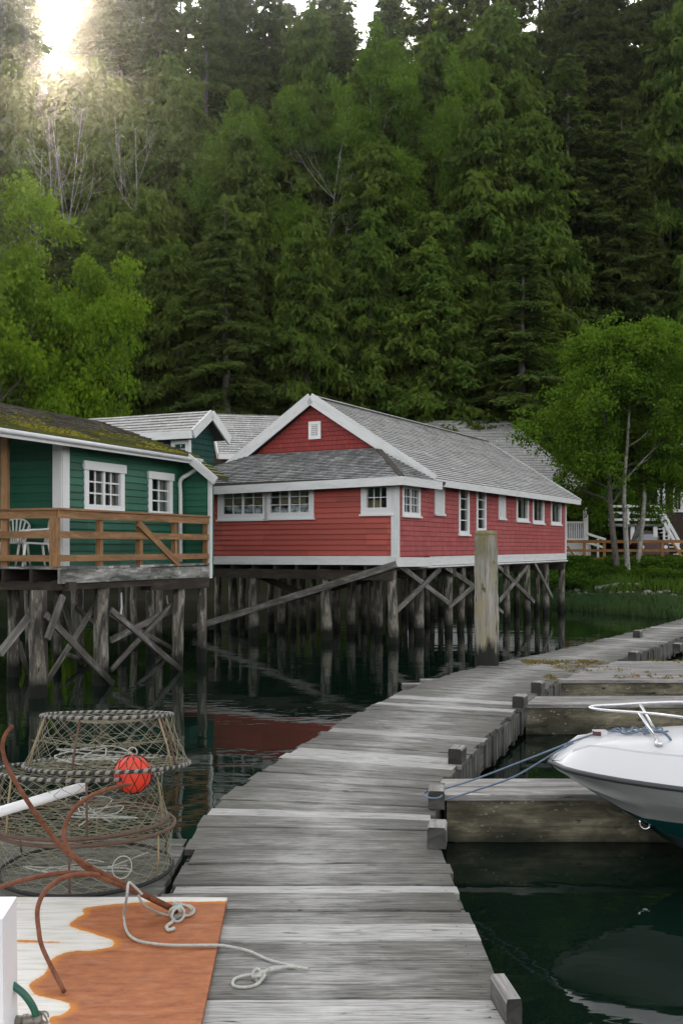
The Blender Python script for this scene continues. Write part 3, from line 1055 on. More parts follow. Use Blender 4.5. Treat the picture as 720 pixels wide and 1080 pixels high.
    for h in hs_[2:] + hl:
        for x0, x1 in ((h[0], h[0] + (h[1] - h[0]) * .35), (h[1] - (h[1] - h[0]) * .25, h[1])):
            fr = side if h in hs_ else lside
            n = 10
            for i in range(n):
                a, b = x0 + (x1 - x0) * i / n, x0 + (x1 - x0) * (i + 1) / n
                mb.poly([fr.at(a, h[2], -.14 - .03 * (i % 2)), fr.at(b, h[2], -.14 - .03 * ((i + 1) % 2)), fr.at(b, h[3], -.14 - .03 * ((i + 1) % 2)), fr.at(a, h[3], -.14 - .03 * (i % 2))])
    part(mb, 'curtain', M['curtain'], root)
    # --- roofs
    ov = .45
    pitch = (RI - EV) / HW
    ze = EV - ov * pitch * .55 + .22
    mb, sl = MB(), MB()
    v0, v1 = -.20, LEN + .75
    rz = RI + .20
    roof_plane(mb, sl, [G(-ov, v0, ze), G(-ov, v1, ze), G(HW, v1, rz), G(HW, v0, rz)])
    roof_plane(mb, sl, [G(8 + ov, v1, ze), G(8 + ov, v0, ze), G(HW, v0, rz), G(HW, v1, rz)])
    roof = part(mb, 'roof', M['roof'], root)
    part(sl, 'roof_boards', M['soffit'], roof)
    mb = MB()
    for u in (-.09, .09):
        mb.beam(G(HW + u, v0, rz + .005), G(HW + u, v1, rz + .005), .2, .03, tone=.4)
    part(mb, 'ridge_cap', M['roof'], roof)
    # lean-to roof in front, hipped at its ends
    le, lt = 4.50, 5.66
    e0, e1, hv = -.58, 8.6, -2.80
    mb, sl = MB(), MB()
    roof_plane(mb, sl, [G(e0, hv, le), G(e1, hv, le), G(6.4, -.02, lt), G(1.63, -.02, lt)])
    roof_plane(mb, sl, [G(e0, .35, le), G(e0, hv, le), G(1.63, -.02, lt)])
    roof_plane(mb, sl, [G(e1, hv, le), G(e1, 0, le), G(6.4, -.02, lt)])
    r2_ = part(mb, 'lean_to_roof', M['roof_dark'], root)
    part(sl, 'roof_boards', M['soffit'], r2_)
    mb = MB()
    mb.beam(G(e0, hv, le + .03), G(1.63, -.02, lt + .03), .16, .03)
    part(mb, 'hip_cap', M['timber_dark'], r2_)
    # --- white trim
    mb = MB()
    drop = .115
    for u0, sgn in ((-ov, 1), (8 + ov, -1)):
        mb = MB()
        a, b = G(u0, v0 - .03, ze - .07), G(HW, v0 - .03, rz - .07)
        mb.beam(a, b + (b - a).normalized() * .02, .045, .36, up=ZUP)
        part(mb, 'barge_board', M['white'], root)
        mb = MB()
        a, b = G(u0, v1 + .02, ze - .10), G(HW, v1 + .02, rz - .10)
        mb.beam(a, b, .045, .26, up=ZUP)
        part(mb, 'barge_board', M['white'], root)
    mb = MB()
    mb.beam(G(-ov - .02, v0, ze - .12), G(-ov - .02, v1, ze - .12), .04, .22)
    part(mb, 'fascia', M['white'], root)
    mb = MB()
    mb.beam(G(e0 - .02, hv, le - .11), G(e0 - .02, .0, le - .11), .04, .24)
    part(mb, 'fascia', M['white'], root)
    mb = MB()
    mb.beam(G(e0 - .04, hv - .02, le - .11), G(e1, hv - .02, le - .11 - .14), .04, .25)
    part(mb, 'fascia', M['white'], root)
    mb = MB()
    mb.beam(G(-.2, -2.44, FL + .02), G(8.3, -2.44, FL - .02), .05, .26)
    part(mb, 'skirt_board', M['white'], root)
    mb = MB()
    mb.beam(G(-.24, -2.46, FL - .02), G(-.24, .02, FL - .05), .05, .28)
    mb.beam(G(-.23, .0, FL - .05), G(-.04, .06, FL - .03), .05, .28)
    mb.beam(G(-.04, .05, FL - .03), G(-.04, LEN, FL), .05, .28)
    mb.beam(G(-.07, -.5, FL - .21), G(-.07, LEN, FL - .19), .10, .05)
    part(mb, 'skirt_board', M['white'], root)
    mb = MB()
    for (u, v, ww) in ((-.225, -2.425, .16),):
        mb.beam(G(u + .07, v, FL + .1), G(u + .07, v, 4.28), .17, .05, up=s)
        mb.beam(G(u - .01, v + .08, FL + .1), G(u - .01, v + .08, 4.28), .05, .17, up=s)
    mb.beam(G(-.03, LEN - .05, FL + .1), G(-.03, LEN - .05, EV), .05, .12, up=s)
    part(mb, 'corner_trim', M['white'], root)
    # gable vent
    a0, a1, b0, b1 = r2(gable, 380, 146, 421, 207)
    mb = MB()
    mb.boxf(gable, a0, a1, b1 - .1, b1, .0, .06); mb.boxf(gable, a0, a1, b0, b0 + .1, .0, .06)
    mb.boxf(gable, a0, a0 + .1, b0 + .1, b1 - .1, .0, .055); mb.boxf(gable, a1 - .1, a1, b0 + .1, b1 - .1, .0, .055)
    for i in range(6):
        z = b0 + .1 + (b1 - b0 - .2) * (i + .5) / 6
        c0, c1 = gable.at(a0 + .09, z, .03), gable.at(a1 - .09, z, .03)
        mb.beam(c0, c1, .05, .03, up=(ZUP - s * .8).normalized())
    part(mb, 'gable_vent', M['white_clean'], root)
    # --- substructure
    mb = MB()
    for v in (-2.3, -.2, 2.2, 4.6, 7.0, 9.4, 11.8, 14.4):
        mb.beam(G(-.1, v, FL - .42), G(8.1, v, FL - .42), .25, .28)
    for u in np.arange(.0, 8.2, .8):
        mb.beam(G(u, -2.4, FL - .17), G(u, LEN, FL - .17), .08, .22)
    part(mb, 'floor_beam', M['timber_dark'], root)

    def along(fr_u, px):                         # v on the line u = const seen at pixel column px
        p0, k = G(fr_u, 0, 0), (px - 360) / F
        return (k * p0.y - p0.x) / (s.x - k * s.y)

    def across(v, px):                           # u on the line v = const seen at pixel column px
        p0, k = G(0, v, 0), (px - 360) / F
        return (k * p0.y - p0.x) / (f.x - k * f.y)
    spots = []
    for px, r in ((442, .15), (473, .14), (487, .12), (533, .14), (555, .14), (575, .14), (592, .15)):
        spots.append((.12, along(.12, px), r))
    for px, r in ((268, .17), (343, .16), (413, .15)):
        spots.append((across(-2.25, px), -2.25, r))
    for px, v, r in ((297, .4, .13), (371, .4, .14), (245, .3, .15), (318, 2.2, .12), (285, 2.4, .12), (392, 2.2, .11), (330, 4.6, .12), (240, 4.6, .12), (352, 7, .12), (380, 9.4, .12), (262, 7, .12),
                     (425, 9.4, .12), (455, 9.4, .12), (464, 11.8, .12), (505, 12, .12), (520, 13.8, .12), (545, 14.4, .12), (566, 14.4, .12), (310, 9.4, .12), (280, 11.8, .12), (410, 11.8, .12), (256, 1.4, .12), (310, 1.2, .11), (356, 1.6, .11), (400, .2, .12), (384, 3.4, .10), (433, 5.5, .11), (450, 6.5, .11), (495, 9.6, .11), (230, 1.0, .12), (238, 8, .11), (300, 6, .10), (342, 9, .10)):
        spots.append((across(v, px), v, r))
    for u, v, r in spots:
        if u > 9: continue
        q = G(u, v, 0)
        mb = MB()
        pile(mb, q.x, q.y, FL - .27, r)
        part(mb, 'piling', M['piling'], root, smooth=True)
    # crossed braces on the visible faces
    su = lambda x, y, off=-.04: side_pt(x, y, off)

    def side_pt(px, py, off):
        w = Wall(G(off, 0, 0), s, ZUP, -f)
        a, b = w.hit(px, py)
        return w.at(a, b)

    def front_pt(px, py, off=-2.45):
        w = Wall(G(0, off, 0), f, ZUP, -s)
        a, b = w.hit(px, py)
        return w.at(a, b)
    for x0, y0, x1, y1, w in ((418, 594, 474, 637, .16), (417, 645, 464, 600, .16), (470, 598, 500, 619, .16), (473, 640, 500, 618, .15), (521, 593, 563, 635, .16), (526, 634, 556, 598, .16),
                              (563, 593, 582, 630, .15), (515, 634, 530, 646, .13)):
        mb = MB()
        mb.beam(side_pt(x0, y0, -.06 if y0 < y1 else -.12), side_pt(x1, y1, -.06 if y0 < y1 else -.12), w, .05, up=f)
        part(mb, 'brace', M['brace'], root)
    mb = MB()
    mb.beam(front_pt(204, 662), front_pt(418, 595), .05, .20)
    part(mb, 'brace', M['brace'], root, 'long brown brace rising under the front wall')
    mb = MB()
    mb.beam(front_pt(270, 606, -1.5), front_pt(332, 632, -1.5), .05, .2)
    part(mb, 'brace', M['timber_dark'], root)
    mb = MB()
    mb.beam(front_pt(240, 648, 1.0), front_pt(412, 605, 1.0), .05, .2)
    part(mb, 'brace', M['timber_dark'], root)
    # whole house scaled about the camera: same outline in view, lower waterline and reflection
    root.scale = (.886, .886, .886)
    root.location = (1.793, 33.837, 0.285)
    return root


red_house()

# ------------------------------------------------------------------ the green house
def green_house():
    O = V((-4.75, 16.8, 0))
    s, f = V((.409, .9125, 0)), V((-.9125, .409, 0))
    G = lambda u, v, z: O + f * u + s * v + ZUP * z
    DK, EV, RI = 2.16, 4.34, 5.28
    root = thing('cottage', 'green cottage on pilings with mossy roof and orange porch rail', 'house', G(2, 3, 0))
    WU = .70
    wall = Wall(G(WU, 0, DK), s, ZUP, -f)
    wing = Wall(G(WU, 4.80, DK), -f, ZUP, -s)
    recess = Wall(G(WU, 1.2, DK), f, ZUP, -s)
    hd = Wall(G(0, 0, 0), s, ZUP, -f)
    z1 = lambda x, y: (x / 3, 400 + y / 3)
    r1 = lambda x0, y0, x1, y1: wall.rect(*z1(x0, y0), *z1(x1, y1))
    holes = [window(root, wall, r1(264, 270, 391, 424), 2, 3, fw=.13, sashes=2, mun=.03),
             window(root, wall, r1(467, 300, 543, 440), 2, 3, fw=.12, sashes=1, mun=.03)]
    # window head boards
    for x0, y0, x1, y1 in ((264, 268, 391, 292), (467, 298, 543, 318)):
        a0, a1, b0, b1 = r1(x0, y0, x1, y1)
        mb = MB()
        mb.boxf(wall, a0 - .03, a1 + .03, b0, b1 + .02, -.01, .06, tone=.5)
        part(mb, 'window_head', M['white_clean'], root)
    mb = MB()
    lap_rect(mb, wall, .91, 4.85, 0, EV - DK + .12, holes, .135, .026, 2.8)
    part(mb, 'side_wall', M['green_board'], root)
    mb = MB()
    lap(mb, wing, [(0, -.25), (WU, -.25), (WU, 1.78), (0, 2.28)], .135, .022)
    part(mb, 'wing_wall', M['green_board'], root)
    mb = MB()
    lap(mb, recess, [(0, 0), (4.2, 0), (4.2, 2.75), (0, 2.2)], .15, .022)
    part(mb, 'porch_wall', M['green_board'], root)
    mb = MB()
    mb.poly([G(0, 4.8, DK - .25), G(0, 4.93, DK - .25), G(0, 4.93, 3.95), G(0, 4.8, 3.95)])
    mb.poly([G(0, 4.93, DK - .25), G(5, 4.93, DK - .25), G(5, 4.93, 4.3), G(2.8, 4.93, 5.2), G(.7, 4.93, 4.35), G(0, 4.93, 3.95)])
    mb.poly([G(5, 1.9, DK - .2), G(5, 4.93, DK - .2), G(5, 4.93, 4.3), G(5, 1.9, 4.3)])
    mb.poly([G(WU + .012, .95, DK), G(WU + .012, 1.2, DK), G(WU + .01, 1.2, EV + .1), G(WU + .01, .95, EV + .1)])
    mb.poly([G(2.7, -1.6, DK - .1), G(2.7, 1.2, DK - .1), G(2.7, 1.2, 5.1), G(2.7, -1.6, 5.1)])  # porch side wall outside the view, added to darken the recess
    part(mb, 'rear_wall', M['green_board'], root)
    mb = MB()
    mb.beam(G(2.4, 1.25, DK + 1.1), G(2.4, 4.8, DK + 1.1), .05, 2.2)
    part(mb, 'inner_wall', M['inner'], root)
    mb = MB()
    for h, frs in ((holes[0], ((.0, .0), (.42, .62), (.80, 1.0))), (holes[1], ((.0, .4), (.62, 1.0)))):
        for t0, t1 in frs:
            if t1 <= t0: continue
            x0, x1 = h[0] + (h[1] - h[0]) * t0, h[0] + (h[1] - h[0]) * t1
            n = 12
            for i in range(n):
                a, b = x0 + (x1 - x0) * i / n, x0 + (x1 - x0) * (i + 1) / n
                d = lambda q: -.12 - .035 * (q % 2)
                mb.poly([wall.at(a, h[2], d(i)), wall.at(b, h[2], d(i + 1)), wall.at(b, h[3], d(i + 1)), wall.at(a, h[3], d(i))])
    part(mb, 'curtain', M['curtain'], root)
    # roof
    eu = .36
    ez = EV + .10
    mb, sl = MB(), MB()
    # sagging, mossy front slope in strips
    vs = [-1.7, -.2, 1.4, 3.0, 4.95]
    roof_plane(mb, sl, [G(eu, vs[0], ez), G(eu, vs[-1], ez), G(2.8, vs[-1] - .1, RI), G(2.8, vs[0], RI)], slab=.12)
    roof_plane(mb, sl, [G(5.3, vs[-1], ez), G(5.3, vs[0], ez), G(2.8, vs[0], RI), G(2.8, vs[-1], RI)], slab=.12)
    roof_plane(mb, sl, [G(-.28, 4.55, 3.98), G(-.28, 5.1, 3.98), G(eu + .35, 5.1, ez + .11), G(eu + .35, 4.55, ez + .11)], slab=.08)
    rf = part(mb, 'roof', M['roof_moss'], root)
    part(sl, 'roof_boards', M['soffit'], rf)
    # lumps of moss along the lower courses
    mb = MB()
    fr = Wall(G(eu, 0, ez), s, (G(2.8, 0, RI) - G(eu, 0, ez)).normalized(), V((0, 0, 1)))
    for _ in range(2600):
        a, b = rnd.uniform(-1.7, 4.9), min(2.3, abs(rnd.gauss(0, .75)))
        dens = math.sin(a * 2.1) + math.sin(a * 4.7 + b * 3) * .6 + math.sin(b * 6 - a * 1.3) * .5
        lim = -.2 + .45 * max(0, a - 1.0) * .4
        if dens < lim: continue
        p = fr.at(a, b, .012)
        r = rnd.uniform(.012, .04)
        tn = rnd.random()
        k = 6
        ring = [p + V((math.cos(i * 6.283 / k) * r * rnd.uniform(.7, 1.3), math.sin(i * 6.283 / k) * r * rnd.uniform(.7, 1.3), .0)) for i in range(k)]
        top = p + V((rnd.gauss(0, .005), rnd.gauss(0, .005), r * rnd.uniform(.4, .9)))
        for i in range(k):
            mb.poly([ring[i], ring[(i + 1) % k], top], None, tn)
    k_ = NT('roof_moss_lumps')
    k_.pbr(k_.mix(k_.tone(), (.13, .135, .012), (.24, .19, .02)), .95, spec=.1)
    part(mb, 'moss', k_.m, rf)
    # gutter, downspout, wing rake
    mb = MB()
    mb.beam(G(eu - .02, -1.7, ez - .11), G(eu - .02, 4.9, ez - .11), .04, .11)
    part(mb, 'fascia', M['white'], root)
    mb = MB()
    mb.tube([G(eu - .06, -1.7, ez - .065), G(eu - .06, 4.95, ez - .085)], .042, 10)
    part(mb, 'gutter', M['gutter'], root, smooth=True)
    mb = MB()
    dsx = 4.62
    mb.tube(spline([G(eu - .06, 4.85, ez - .10), G(eu - .04, 4.82, ez - .24), G(eu + .12, dsx + .1, ez - .38), G(WU - .07, dsx, ez - .52), G(WU - .07, dsx, ez - .9), G(WU - .07, dsx, DK + .02)], 6), .045, 10)
    part(mb, 'downspout', M['gutter'], root, smooth=True)
    mb = MB()
    mb.beam(G(-.30, 4.53, 3.88), G(eu + .04, 4.53, ez - .03), .04, .17)
    part(mb, 'barge_board', M['white'], root)
    mb = MB()
    mb.beam(G(-.02, 4.76, DK - .32), G(-.02, 4.76, 3.92), .09, .06, up=f)
    part(mb, 'corner_trim', M['white'], root)
    mb = MB()
    mb.beam(G(WU - .01, .97, DK), G(WU - .01, .97, EV + .05), .06, .18, up=s)
    mb.beam(G(WU + .09, .90, DK), G(WU + .09, .90, EV + .05), .20, .06, up=s)
    part(mb, 'corner_trim', M['white_clean'], root)
    # porch post and rail
    mb = MB()
    mb.beam(G(1.26, .08, DK), G(1.26, .08, EV + .28), .12, .12)
    part(mb, 'porch_post', M['cedar'], root)
    rail = MB()
    rail.beam(G(.0, -.03, DK + .90), G(.0, 4.72, DK + .90), .045, .14)
    rail.beam(G(.0, -.03, DK + .985), G(.0, 4.72, DK + .985), .10, .035)
    rail.beam(G(.0, -.03, DK + .55), G(.0, 4.72, DK + .55), .045, .12)
    rail.beam(G(.0, -.03, DK + .15), G(.0, 4.72, DK + .15), .045, .11)
    part(rail, 'railing', M['cedar'], root)
    rail = MB()
    for h, t in ((.90, .14), (.55, .12), (.15, .11)):
        rail.beam(G(.03, -.03, DK + h), G(2.6, -.03, DK + h), .045, t, tone=1.0)
    rail.beam(G(.0, -.03, DK + .985), G(2.6, -.03, DK + .985), .10, .035)
    part(rail, 'railing', M['cedar'], root)
    for px in (58, 105, 147, 184, 217):
        k = (px - 360) / F
        p0 = G(.07, 0, 0)
        v = (k * p0.y - p0.x) / (s.x - k * s.y)
        mb = MB()
        w = .16 if px == 58 else .10
        mb.beam(G(.07, v, DK), G(.07, v, DK + .84), w, .09, up=s)
        part(mb, 'rail_post', M['cedar'], root)
    mb = MB()
    a, b = hd.hit(*z1(432, 455)), hd.hit(*z1(560, 585))
    mb.beam(G(-.045, a[0], a[1]), G(-.045, b[0], b[1]), .13, .04, up=f)
    part(mb, 'rail_brace', M['cedar'], root)
    # deck
    mb = MB()
    for i in range(30):
        v = .0 + i * .16
        if v > 4.7: break
        mb.beam(G(-.04, v + .07, DK - .02), G(4.2, v + .07, DK - .02), .15, .04)
    part(mb, 'deck', M['skirt'], root)
    mb = MB()
    mb.beam(G(.0, -.02, DK - .16), G(.0, 2.6, DK - .16), .05, .24)
    mb.beam(G(.015, 2.55, DK - .17), G(.0, 4.7, DK - .18), .05, .23)
    part(mb, 'rim_board', M['skirt'], root)
    mb = MB()
    for u in np.arange(.62, 4, .62):
        mb.beam(G(u, 0, DK - .15), G(u, 4.85, DK - .15), .07, .2)
    mb.beam(G(.12, .05, DK - .31), G(.12, 2.75, DK - .33), .2, .16)
    mb.beam(G(.16, 2.7, DK - .38), G(.10, 4.72, DK - .40), .25, .24)
    mb.beam(G(2.4, .0, DK - .36), G(2.4, 4.9, DK - .36), .2, .2)
    mb.beam(G(-.1, .22, DK - .33), G(4.2, .22, DK - .33), .2, .15)
    part(mb, 'floor_beam', M['timber_dark'], root)
    mb = MB()
    mb.poly([G(.7, .1, DK - .05), G(5, .1, DK - .05), G(5, 5, DK - .05), G(.7, 5, DK - .05)])
    part(mb, 'floor', M['timber_dark'], root)

    def pt(px, py, u):
        w = Wall(G(u, 0, 0), s, ZUP, -f)
        a, b = w.hit(px, py)
        return w.at(a, b)
    for px, u, r, top in ((40, .16, .15, -.38), (108, .16, .14, -.40), (189, .16, .12, -.50), (15, 2.4, .12, -.4), (62, 2.6, .09, -.4), (84, 3.4, .09, -.4), (130, 3.0, .10, -.4), (158, 2.4, .10, -.4), (168, 3.6, .09, -.4),
                          (213, .4, .10, -.3), (140, 4.6, .09, -.3), (30, 4.6, .09, -.3)):
        q = pt(px, 640, u)
        mb = MB()
        pile(mb, q.x, q.y, DK + top, r)
        part(mb, 'piling', M['piling'], root, smooth=True)
    z5 = lambda x, y: (x / 3, 590 + y / 3)
    for x0, y0, x1, y1, u, w in ((145, 175, 358, 395, -.02, .12), (302, 145, 150, 385, .34, .09), (352, 160, 575, 352, .0, .11), (545, 140, 352, 350, .34, .09), (0, 298, 92, 182, .02, .13), (150, 252, 200, 115, -.10, .12),
                                 (352, 255, 580, 142, .4, .12), (200, 140, 260, 330, 2.3, .1), (60, 260, 100, 400, 2.3, .1), (210, 300, 420, 380, 2.3, .1), (240, 150, 330, 230, 2.3, .1), (340, 170, 560, 290, 2.3, .1)):
        mb = MB()
        mb.beam(pt(*z5(x0, y0), u), pt(*z5(x1, y1), u), w, .045, up=f)
        part(mb, 'brace', M['brace'], root)
    mb = MB()
    mb.tube([pt(128, 625, .3), pt(128.5, 640, .3), pt(127, 652, .3)], .018, 6)
    mb.tube([pt(176, 628, .5), pt(177, 636, .5), pt(180, 642, .5)], .015, 6)
    part(mb, 'drain_pipe', M['gutter'], root)
    return G, DK


GH, DKZ = green_house()


def chair(name, label, base, yaw, group):
    """Moulded garden chair: dished seat, fan back, arms, four splayed legs."""
    root = thing(name, label, 'chair', base, group)
    rot = Matrix.Rotation(yaw, 3, 'Z')
    T = lambda x, y, z: V(base) + rot @ V((x, y, z))
    mb = MB()
    mb.hexa([T(-.22, -.22, .40), T(.22, -.22, .40), T(.22, -.22, .43), T(-.22, -.22, .43), T(-.20, .22, .38), T(.20, .22, .38), T(.20, .22, .41), T(-.20, .22, .41)])
    part(mb, 'seat', M['plastic'], root)
    mb = MB()
    n = 7
    for i in range(n):
        t = (i - (n - 1) / 2) / ((n - 1) / 2)
        mb.beam(T(t * .10, .20, .40), T(t * .22, .32 , .84 - .10 * t * t), .028, .02, up=rot @ V((0, 1, 0)))
    mb.tube([T(.21 * math.sin(a) * 1.1, .32, .70 + .16 * math.cos(a)) for a in np.linspace(-2.0, 2.0, 15)], .018, 8)
    part(mb, 'backrest', M['plastic'], root)
    for sx in (-1, 1):
        mb = MB()
        mb.tube(spline([T(sx * .22, .30, .66), T(sx * .27, .05, .64), T(sx * .27, -.18, .62), T(sx * .25, -.23, .50), T(sx * .23, -.22, .41)], 4), .02, 8)
        part(mb, 'armrest', M['plastic'], root, smooth=True)
        for sy in (-1, 1):
            mb = MB()
            mb.tube([T(sx * .20, sy * .20, .41), T(sx * .25, sy * .26, 0)], [.026, .02], 8)
            part(mb, 'leg', M['plastic'], root, smooth=True)


chair('garden_chair', 'white plastic chair with fan back facing out, left on the porch', GH(1.56, .62, DKZ + .002), R(8), 'plastic porch chairs')
chair('garden_chair', 'white plastic chair turned sideways, right of the other porch chair', GH(.90, .40, DKZ + .002), R(-58), 'plastic porch chairs')

# ------------------------------------------------------------------ other buildings
def gable_house(name, label, O, s, f, u0, u1, v0, v1, zf, ze, zr, ridge_along, wall_mat, roof_mat, ov=.4, trim='white'):
    """Plain gabled building in the frame (f along u, s along v); ridge runs along 'u' or 'v'."""
    G = lambda u, v, z: V(O) + f * u + s * v + ZUP * z
    root = thing(name, label, 'house', G((u0 + u1) / 2, (v0 + v1) / 2, zf))
    mb, sl, tr, wl = MB(), MB(), MB(), MB()
    if ridge_along == 'u':
        m = (v0 + v1) / 2
        H = lambda a, b, z: G(a, b, z)
        a0, a1, b0, b1 = u0, u1, v0, v1
    else:
        m = (u0 + u1) / 2
        H = lambda a, b, z: G(b, a, z)
        a0, a1, b0, b1 = v0, v1, u0, u1
    pit = (zr - ze) / ((b1 - b0) / 2)
    zl = ze - ov * pit
    roof_plane(mb, sl, [H(a0 - ov, b0 - ov, zl + .12), H(a1 + ov, b0 - ov, zl + .12), H(a1 + ov, m, zr + .12), H(a0 - ov, m, zr + .12)])
    roof_plane(mb, sl, [H(a1 + ov, b1 + ov, zl + .12), H(a0 - ov, b1 + ov, zl + .12), H(a0 - ov, m, zr + .12), H(a1 + ov, m, zr + .12)])
    r = part(mb, 'roof', M[roof_mat], root)
    part(sl, 'roof_boards', M['soffit'], r)
    for a in (a0, a1):
        A = (H(a, b1, 0) - H(a, b0, 0)).normalized()
        N = A.cross(ZUP) * (1 if a == a0 else -1)
        if N.dot(H(a, m, 0) - H((a0 + a1) / 2, m, 0)) < 0: N = -N
        fr = Wall(H(a, b0, zf), A, ZUP, N)
        w = b1 - b0
        lap(wl, fr, [(0, 0), (w, 0), (w, ze - zf), (w / 2, zr - zf), (0, ze - zf)], .15, .018)
    for b in (b0, b1):
        A = (H(a1, b, 0) - H(a0, b, 0)).normalized()
        N = A.cross(ZUP)
        if N.dot(H(a0, b, 0) - H(a0, m, 0)) < 0: N = -N
        fr = Wall(H(a0, b, zf), A, ZUP, N)
        lap(wl, fr, [(0, 0), (a1 - a0, 0), (a1 - a0, ze - zf), (0, ze - zf)], .15, .018)
    part(wl, 'wall', M[wall_mat], root)
    for a in (a0 - ov - .02, a1 + ov + .02):
        for b, sg in ((b0 - ov, 1), (b1 + ov, -1)):
            tr = MB()
            tr.beam(H(a, b, zl + .04), H(a, m, zr + .04), .05, .24)
            part(tr, 'barge_board', M[trim], root)
    for b in (b0 - ov - .02,):
        tr = MB()
        tr.beam(H(a0 - ov, b, zl + .03), H(a1 + ov, b, zl + .03), .05, .2)
        part(tr, 'fascia', M[trim], root)
    return root, G


# small green house between the two big ones: ridge along f, gable end to the right
def small_green():
    s, f = V((.409, .9125, 0)), V((-.9125, .409, 0))
    O = P(224, 470, 25.5); O.z = 0
    root, G = gable_house('cottage', 'small green shingled cottage behind, with white barge boards and grey roof', O, s, f, .33, 4.6, -.585, .585, 2.0, 5.47, 5.86, 'u', 'green_shingle', 'roof', .30)
    w = Wall(G(0, -.585, 0), f, ZUP, -s)
    r = w.rect(182, 464.5, 200.5, 484)
    window(root, Wall(G(0, -.585, 0) - s * .03, f, ZUP, -s), r, 2, 2, fw=.10, mat='white_clean')


small_green()


def brown_house():
    s, f = V((-.24, .97, 0)), V((-.97, -.24, 0))
    O = P(226, 437, 38.0); O.z = 0
    zr = P(226, 437, 38.0).z
    root, G = gable_house('boathouse', 'brown shingled boathouse with grey roof between green cottage and red boathouse', O, s, f, -3.4, .0, -2.2, 2.2, 2.2, zr - 1.75, zr - .12, 'u', 'brown_shingle', 'roof', .12)


brown_house()


def porch_house():
    """Grey-roofed house behind the red one, with a white porch at its right end."""
    root = thing('house', 'grey roofed house with white porch, behind the red boathouse', 'house', P(560, 585, 54))
    ze = P(622, 515, 50.8).z
    a, b = P(420, 515, 50.8), P(624, 515, 50.8)
    r0, r1 = P(425, 444, 56.0), P(537, 444, 56.0)
    c, d = P(598, 515, 61.0), P(430, 515, 61.0)
    for q in (a, b, c, d): q.z = ze
    mb, sl = MB(), MB()
    roof_plane(mb, sl, [a, b, r1, r0])
    roof_plane(mb, sl, [b, c, r1])
    roof_plane(mb, sl, [c, d, r0, r1])
    r = part(mb, 'roof', M['roof'], root)
    part(sl, 'roof_boards', M['soffit'], r)
    mb = MB()
    mb.beam(a + V((0, -.03, -.10)), b + V((0, -.03, -.10)), .05, .24)
    mb.beam(b + V((.03, 0, -.10)), c + V((.03, 0, -.10)), .05, .24)
    part(mb, 'fascia', M['white'], root)
    mb = MB()
    A, B_ = P(430, 560, 53.2), P(585, 560, 53.2)
    fr = Wall(V((A.x, A.y, 1.9)), (B_ - A).normalized(), ZUP, V((0, -1, 0)))
    lap(mb, fr, [(0, 0), ((B_ - A).length, 0), ((B_ - A).length, ze - 1.95), (0, ze - 1.95)], .15, .02)
    fr = Wall(V((B_.x, B_.y, 1.9)), V((0, 1, 0)), ZUP, V((1, 0, 0)))
    lap(mb, fr, [(0, 0), (6.5, 0), (6.5, ze - 1.95), (0, ze - 1.95)], .15, .02)
    part(mb, 'wall', M['white'], root)
    pe = ze
    mb = MB()
    zb = P(600, 585, 51.5).z
    q = P(617, 560, 51.5)
    mb.beam((q.x, q.y, zb), (q.x, q.y, pe - .12), .22, .22)
    part(mb, 'porch_post', M['white_clean'], root)
    mb = MB()
    a, b = P(592, 550, 51.5), P(617, 550, 51.5)
    top, bot = P(600, 551, 51.5).z, P(600, 569, 51.5).z
    for z in (top, bot):
        mb.beam((a.x, a.y, z), (b.x, b.y, z), .08, .10)
    n = 13
    for i in range(n + 1):
        x = a.x + (b.x - a.x) * i / n
        mb.beam((x, a.y, bot), (x, a.y, top), .05, .05)
    part(mb, 'balustrade', M['white_clean'], root)
    mb = MB()
    mb.beam((a.x - 1, a.y + .3, (zb + bot) / 2 - .1), (b.x + .3, a.y + .3, (zb + bot) / 2 - .1), .4, bot - zb - .1)
    part(mb, 'porch_base', M['white'], root)
    mb = MB()
    for x0, y0, x1, y1 in ((619, 563, 638, 569), (630, 568, 630, 590), (619, 572, 638, 578), (637, 568, 637, 590)):
        mb.beam(P(x0, y0, 51.2), P(x1, y1, 51.2), .09, .12)
    part(mb, 'ramp_rail', M['white_clean'], root)


porch_house()


